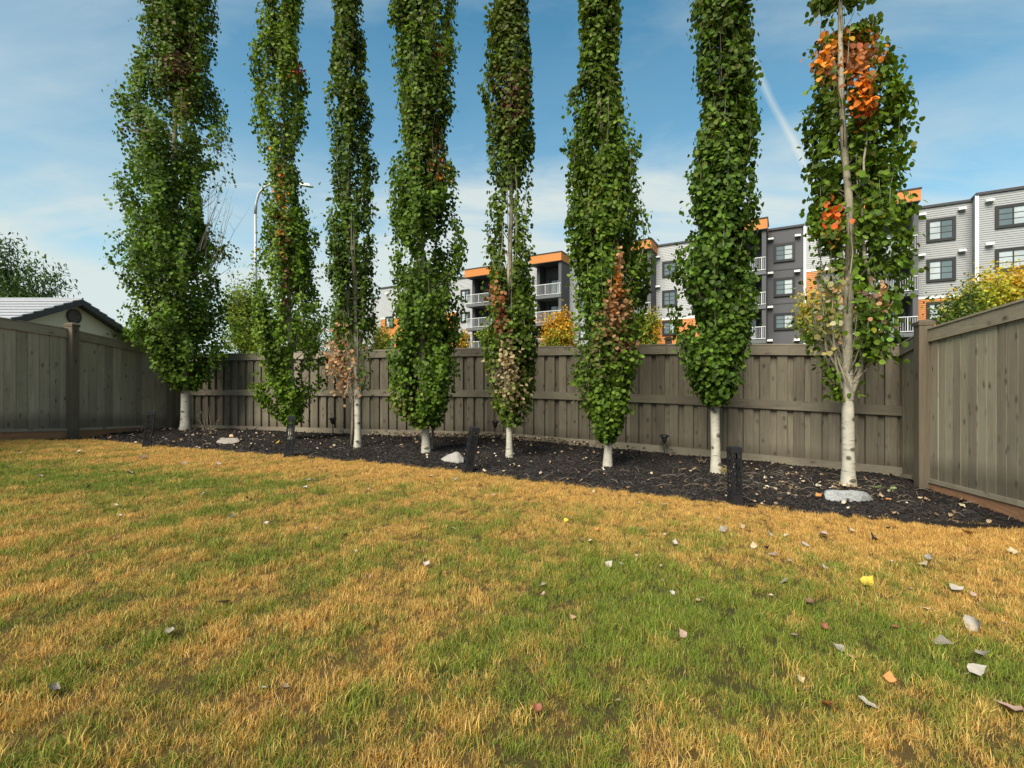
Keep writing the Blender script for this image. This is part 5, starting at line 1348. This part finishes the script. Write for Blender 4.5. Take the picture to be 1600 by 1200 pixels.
def weed(px, py, n, h, cols, label, name='weed', spread=.10, leaf=.03, nl=4, cat='plant', seed=0):
    r = np.random.default_rng(seed + 900); g = on_ground(px, py); t = empty(name, g, label, cat); mb = MB(); pos = []
    for i in range(n):
        a = r.uniform(0, 6.28); L = h * r.uniform(.6, 1.1); q0 = Vector(g) + Vector((r.normal(0, spread * .2), r.normal(0, spread * .2), 0)); q1 = q0 + Vector((math.cos(a) * spread * r.uniform(.3, 1.2), math.sin(a) * spread * .7, L))
        mid = q0.lerp(q1, .5) + Vector((0, 0, L * .1)); mb.tube([q0, mid, q1], [.003, .0025, .001], 4, cap=False)
        for k in range(nl): s = r.uniform(.3, 1); pos.append(np.array(q0.lerp(q1, s)) + r.normal(0, .012, 3))
    mb.obj('stem', M['bark_twig'] if leaf < .04 else M['bark_dark'], t)
    if pos:
        pos = np.array(pos); m = len(pos); out = r.normal(0, 1, (m, 3)); out /= np.linalg.norm(out, axis=1)[:, None]
        c = np.array(cols)[r.integers(len(cols), size=m)]
        me, _, _ = leaves_mesh('leaves', pos, out, r.uniform(leaf * .6, leaf * 1.2, m), c, M['leaf'], shape=LEAF_LONG if leaf < .04 else LEAF, droop=.1, jit=1, r=r); setp(link('leaves', me, t), kind='stuff')
weed(326, 677, 9, .50, [TAN, (.3, .28, .15)], 'wispy dried weed in front of the fence right of the first poplar', 'dry_weed', .22, .022, 6, seed=1)
weed(1380, 768, 8, .05, [(.36, .45, .18), (.14, .24, .06), (.5, .52, .3)], 'pale green leafy weed on the mulch behind the long grey rock', 'leafy_weed', .16, .07, 3, seed=2)
weed(1133, 744, 26, .16, [(.40, .26, .08), (.3, .25, .08)], 'tuft of dry orange grass at the foot of the dense dark poplar', 'grass_tuft', .10, .03, 2, seed=3)
weed(1312, 764, 14, .07, [(.34, .17, .07), (.45, .28, .14)], 'low rust-brown dead growth at the base of the rightmost poplar', 'dead_growth', .16, .035, 3, seed=4)
weed(1098, 727, 7, .12, [TAN], 'small dry weed at the foot of the fence left of the dense dark poplar', 'dry_weed', .10, .02, 3, seed=5)
weed(800, 690, 12, .20, [(.40, .20, .09), (.5, .38, .2)], 'brown dried plant against the fence right of the fifth poplar trunk', 'dry_weed', .14, .035, 4, seed=6)

# ------------------------------------------------------------------ fallen leaves, one by one
LC = {'grey': (.32, .28, .235), 'white': (.50, .455, .40), 'cream': (.56, .46, .30), 'tan': (.44, .30, .17), 'pink': (.44, .30, .25), 'brown': (.20, .11, .06), 'red': (.30, .10, .05), 'orange': (.62, .26, .07), 'yellow': (.80, .55, .05), 'dark': (.12, .10, .10)}
LM = {}
def fallen_mat(c):
    if c not in LM:
        m, nt, p, out = newmat('fallen_leaf_' + c); tc = N(nt, 'ShaderNodeTexCoord'); oi = N(nt, 'ShaderNodeObjectInfo')
        n = N(nt, 'ShaderNodeTexNoise', i_Scale=3.0, i_Detail=5.0); nt.links.new(tc.outputs['Object'], n.inputs['Vector'])
        w = N(nt, 'ShaderNodeTexWave', i_Scale=3.2, i_Distortion=1.5); nt.links.new(tc.outputs['Object'], w.inputs['Vector'])
        base = LC[c]; cc = mixc(nt, n.outputs[0], tuple(x * .42 for x in base), tuple(min(1, x * .92) for x in base)); cc = mixc(nt, mth(nt, 'MULTIPLY', w.outputs['Fac'], .42), cc, tuple(x * .5 for x in base))
        nt.links.new(cc, p.inputs['Base Color']); p.inputs['Roughness'].default_value = .7
        LM[c] = m
    return LM[c]
LMESH = {}
def fallen(px, py, wpx, c, label, i, bed=False):
    g = on_ground(px, py + 1); key = (c, i % 5)
    if key not in LMESH:
        V, Fc = leaf_shape([.25, .5, .15, .8, .4][i % 5], .5, i % 5 + 20); mb = MB(); mb.add(V, Fc); mb.tube([(0, -.5, .05), (.03, -.72, .10), (.08, -.9, .12)], [.012, .01, .008], 4)
        LMESH[key] = mb.mesh('fallen_leaf', fallen_mat(c), True)
    size = wpx / F * math.hypot(g.x, g.y) * .80
    r = random.Random(i * 7 + 3); o = link('fallen_leaf', LMESH[key], None, (g.x, g.y, g.z + (.030 if not bed else .055)), Euler((r.gauss(0.25, .35), r.gauss(0, .35), r.uniform(0, 6.28))), (size, size, size))
    setp(o, label, 'leaf', 'fallen leaves on the lawn' if not bed else 'fallen leaves lying on the mulch')
FL = [
 (347, 950, 22, 'white', 'large pale grey fallen leaf tilted on the left part of the lawn'),
 (264, 997, 14, 'grey', 'narrow grey fallen leaf below and left of the large pale one on the left lawn'),
 (538, 840, 16, 'grey', 'bluish grey fallen leaf on the lawn below the third poplar'),
 (667, 888, 14, 'white', 'round whitish fallen leaf on the lawn straight below the fourth poplar'),
 (444, 1087, 20, 'tan', 'tan fallen leaf near the bottom edge, left of centre'),
 (412, 1085, 9, 'white', 'tiny white fallen leaf just left of the tan one at the bottom'),
 (84, 1087, 17, 'grey', 'grey fallen leaf near the bottom left corner'),
 (700, 900, 12, 'brown', 'brown curled fallen leaf just right of the round whitish one'),
 (575, 908, 10, 'tan', 'small tan fallen leaf between the bluish grey and the round whitish leaves'),
 (707, 831, 9, 'cream', 'small cream fallen leaf under the pale wedge-shaped rock on the dry grass'),
 (664, 829, 10, 'orange', 'small orange fallen leaf left of a cream one on the mid lawn'),
 (885, 818, 10, 'yellow', 'small yellow fallen leaf on the dry grass left of the sixth poplar'),
 (933, 831, 10, 'orange', 'orange fallen leaf on dry grass below the sixth poplar'),
 (921, 852, 11, 'cream', 'cream upright fallen leaf at the top of the green patch'),
 (910, 850, 12, 'brown', 'brown fallen leaf touching the cream upright one'),
 (952, 887, 15, 'white', 'whitish fallen leaf on the upper left of the green patch'),
 (970, 887, 9, 'grey', 'small grey fallen leaf beside the whitish one on the green patch'),
 (848, 920, 12, 'grey', 'grey fallen leaf at the middle of the lawn above a pinkish one'),
 (849, 936, 10, 'pink', 'pinkish fallen leaf at the middle of the lawn below a grey one'),
 (894, 974, 14, 'tan', 'small round tan fallen leaf in the green grass at centre'),
 (1066, 998, 16, 'pink', 'reddish round fallen leaf on the green grass right of centre'),
 (1049, 933, 11, 'white', 'thin white fallen leaf standing in the green patch'),
 (1090, 944, 9, 'tan', 'small tan fallen leaf right of the thin white one'),
 (1054, 854, 13, 'white', 'white-grey fallen leaf on the lawn left of the dark poplar'),
 (1130, 833, 17, 'grey', 'grey fallen leaf on dry grass straight below the upright garden light'),
 (1178, 857, 12, 'cream', 'cream fallen leaf on the lawn below and right of the upright garden light'),
 (1201, 840, 12, 'grey', 'slate grey fallen leaf in dry grass between the light and the long rock'),
 (1208, 872, 18, 'pink', 'pinkish white fallen leaf on the green edge right of the upright light'),
 (1198, 862, 11, 'dark', 'dark fallen leaf just behind the pinkish white one'),
 (1230, 842, 9, 'cream', 'cream speck of a fallen leaf on dry grass left of the long grey rock'),
 (1257, 856, 14, 'white', 'white fallen leaf on dry grass below the left end of the long rock'),
 (1285, 840, 15, 'pink', 'pinkish fallen leaf on orange dry grass below the long grey rock'),
 (1332, 833, 8, 'cream', 'tiny cream fallen leaf on orange grass below the right end of the long rock'),
 (1363, 846, 13, 'dark', 'dark brown-grey fallen leaf on orange grass right of the long rock'),
 (1287, 893, 11, 'white', 'small white fallen leaf on yellowish grass well below the long rock'),
 (1227, 915, 16, 'grey', 'grey-brown fallen leaf on the green patch below the pinkish white one'),
 (1358, 916, 20, 'yellow', 'bright yellow fallen leaf on the lawn at the right'),
 (1444, 887, 14, 'cream', 'cream fallen leaf on dry grass right of and above the bright yellow leaf'),
 (1455, 877, 11, 'grey', 'grey sliver of a fallen leaf by the cream one at the right'),
 (1496, 929, 18, 'white', 'whitish fallen leaf at the right, on dry grass level with the yellow one'),
 (1424, 928, 10, 'grey', 'grey fallen leaf between the bright yellow and the whitish leaves'),
 (1265, 949, 15, 'brown', 'dark red-brown fallen leaf on the green grass above the bare straw spot'),
 (1240, 1000, 14, 'pink', 'dull pink fallen leaf below the bare straw spot in the green patch'),
 (1289, 988, 13, 'red', 'dark red fallen leaf right of the bare straw spot'),
 (1310, 1022, 16, 'grey', 'upright grey fallen leaf on the green patch left of a tan one'),
 (1331, 1037, 13, 'tan', 'curled tan fallen leaf right of the upright grey one'),
 (1447, 960, 11, 'cream', 'small cream fallen leaf on the lawn below the whitish one at the right'),
 (1474, 1012, 22, 'grey', 'long grey fallen leaf tilted in the grass near the right edge'),
 (1529, 987, 22, 'white', 'large whitish fallen leaf near the right edge, uppermost of its cluster'),
 (1532, 1033, 20, 'grey', 'dull grey fallen leaf in the middle of the right-edge cluster'),
 (1529, 1057, 22, 'white', 'split white fallen leaf, lowest of the right-edge cluster'),
 (1582, 868, 13, 'cream', 'cream fallen leaf at the far right by the mulch edge'),
 (1390, 1067, 17, 'orange', 'orange-brown fallen leaf in green grass near the bottom right'),
 (1250, 1073, 14, 'cream', 'curled cream fallen leaf near the bottom, right of centre'),
 (1294, 1114, 22, 'orange', 'folded orange-brown fallen leaf at the bottom edge right of centre'),
 (1354, 1112, 28, 'white', 'largest pale grey fallen leaf, near the bottom edge at the right'),
 (1574, 1120, 28, 'pink', 'big pinkish brown fallen leaf in the bottom right corner'),
 (966, 1105, 12, 'tan', 'narrow tan fallen leaf standing near the bottom centre'),
 (838, 1118, 20, 'red', 'rust-red fallen leaf near the bottom centre'),
 (1400, 990, 12, 'red', 'rust-coloured fallen leaf on the lawn between yellow and long grey leaves'),
 (225, 717, 12, 'brown', 'dark brown fallen leaf on dry grass below the leaning garden light'),
 (203, 743, 12, 'grey', 'grey fallen leaf on the green patch at the far left'),
 (482, 752, 11, 'grey', 'greyish fallen leaf on dry grass below the second poplar'),
 (500, 738, 7, 'cream', 'tiny cream fallen leaf by the mulch edge below the third poplar'),
 (675, 748, 10, 'white', 'white fallen leaf on orange grass below the wedge-shaped rock'),
 (362, 810, 9, 'dark', 'small dark grey fallen leaf on the left lawn'),
 (417, 822, 8, 'white', 'tiny white fallen leaf on the left lawn right of a dark one'),
 (1160, 826, 9, 'tan', 'small tan fallen leaf on orange grass right of the grey leaf below the light'),
 (1390, 830, 8, 'brown', 'small brown fallen leaf in dry grass at the mulch edge on the right'),
 (1510, 838, 12, 'orange', 'orange fallen leaf in the grass by the black edging'),
 (1520, 935, 8, 'pink', 'small pinkish fallen leaf right of the whitish one at the right'),
]
for i, a in enumerate(FL): fallen(*a, i)
BL = [(1389, 788, 8, 'orange', 'round salmon-red fallen leaf on the mulch right of the long grey rock'), (1503, 799, 10, 'cream', 'pale yellow-green fallen leaf on the mulch near the right fence'),
      (1279, 765, 9, 'white', 'white fallen leaf on the mulch left of the rightmost trunk'), (1283, 783, 11, 'orange', 'orange fallen leaf tucked against the left end of the long rock'),
      (1344, 770, 9, 'tan', 'tan fallen leaf leaning on the top of the long grey rock'), (435, 695, 8, 'yellow', 'yellow fallen leaf on the mulch left of the slim garden light')]
for i, a in enumerate(BL): fallen(*a, i + 200, True)
# the many small ones nobody can tell apart
r = random.Random(5)
for i in range(70):
    px = r.uniform(10, 1590); yy = float(np.interp(px, [e[0] for e in edge_px], [e[1] for e in edge_px])) + 8 + 150 * r.random() ** 1.6
    fallen(px, yy, r.uniform(4.5, 8), r.choice(['grey', 'white', 'cream', 'tan', 'brown', 'pink']), 'tiny withered fallen leaf among the grass of the far lawn', 300 + i)
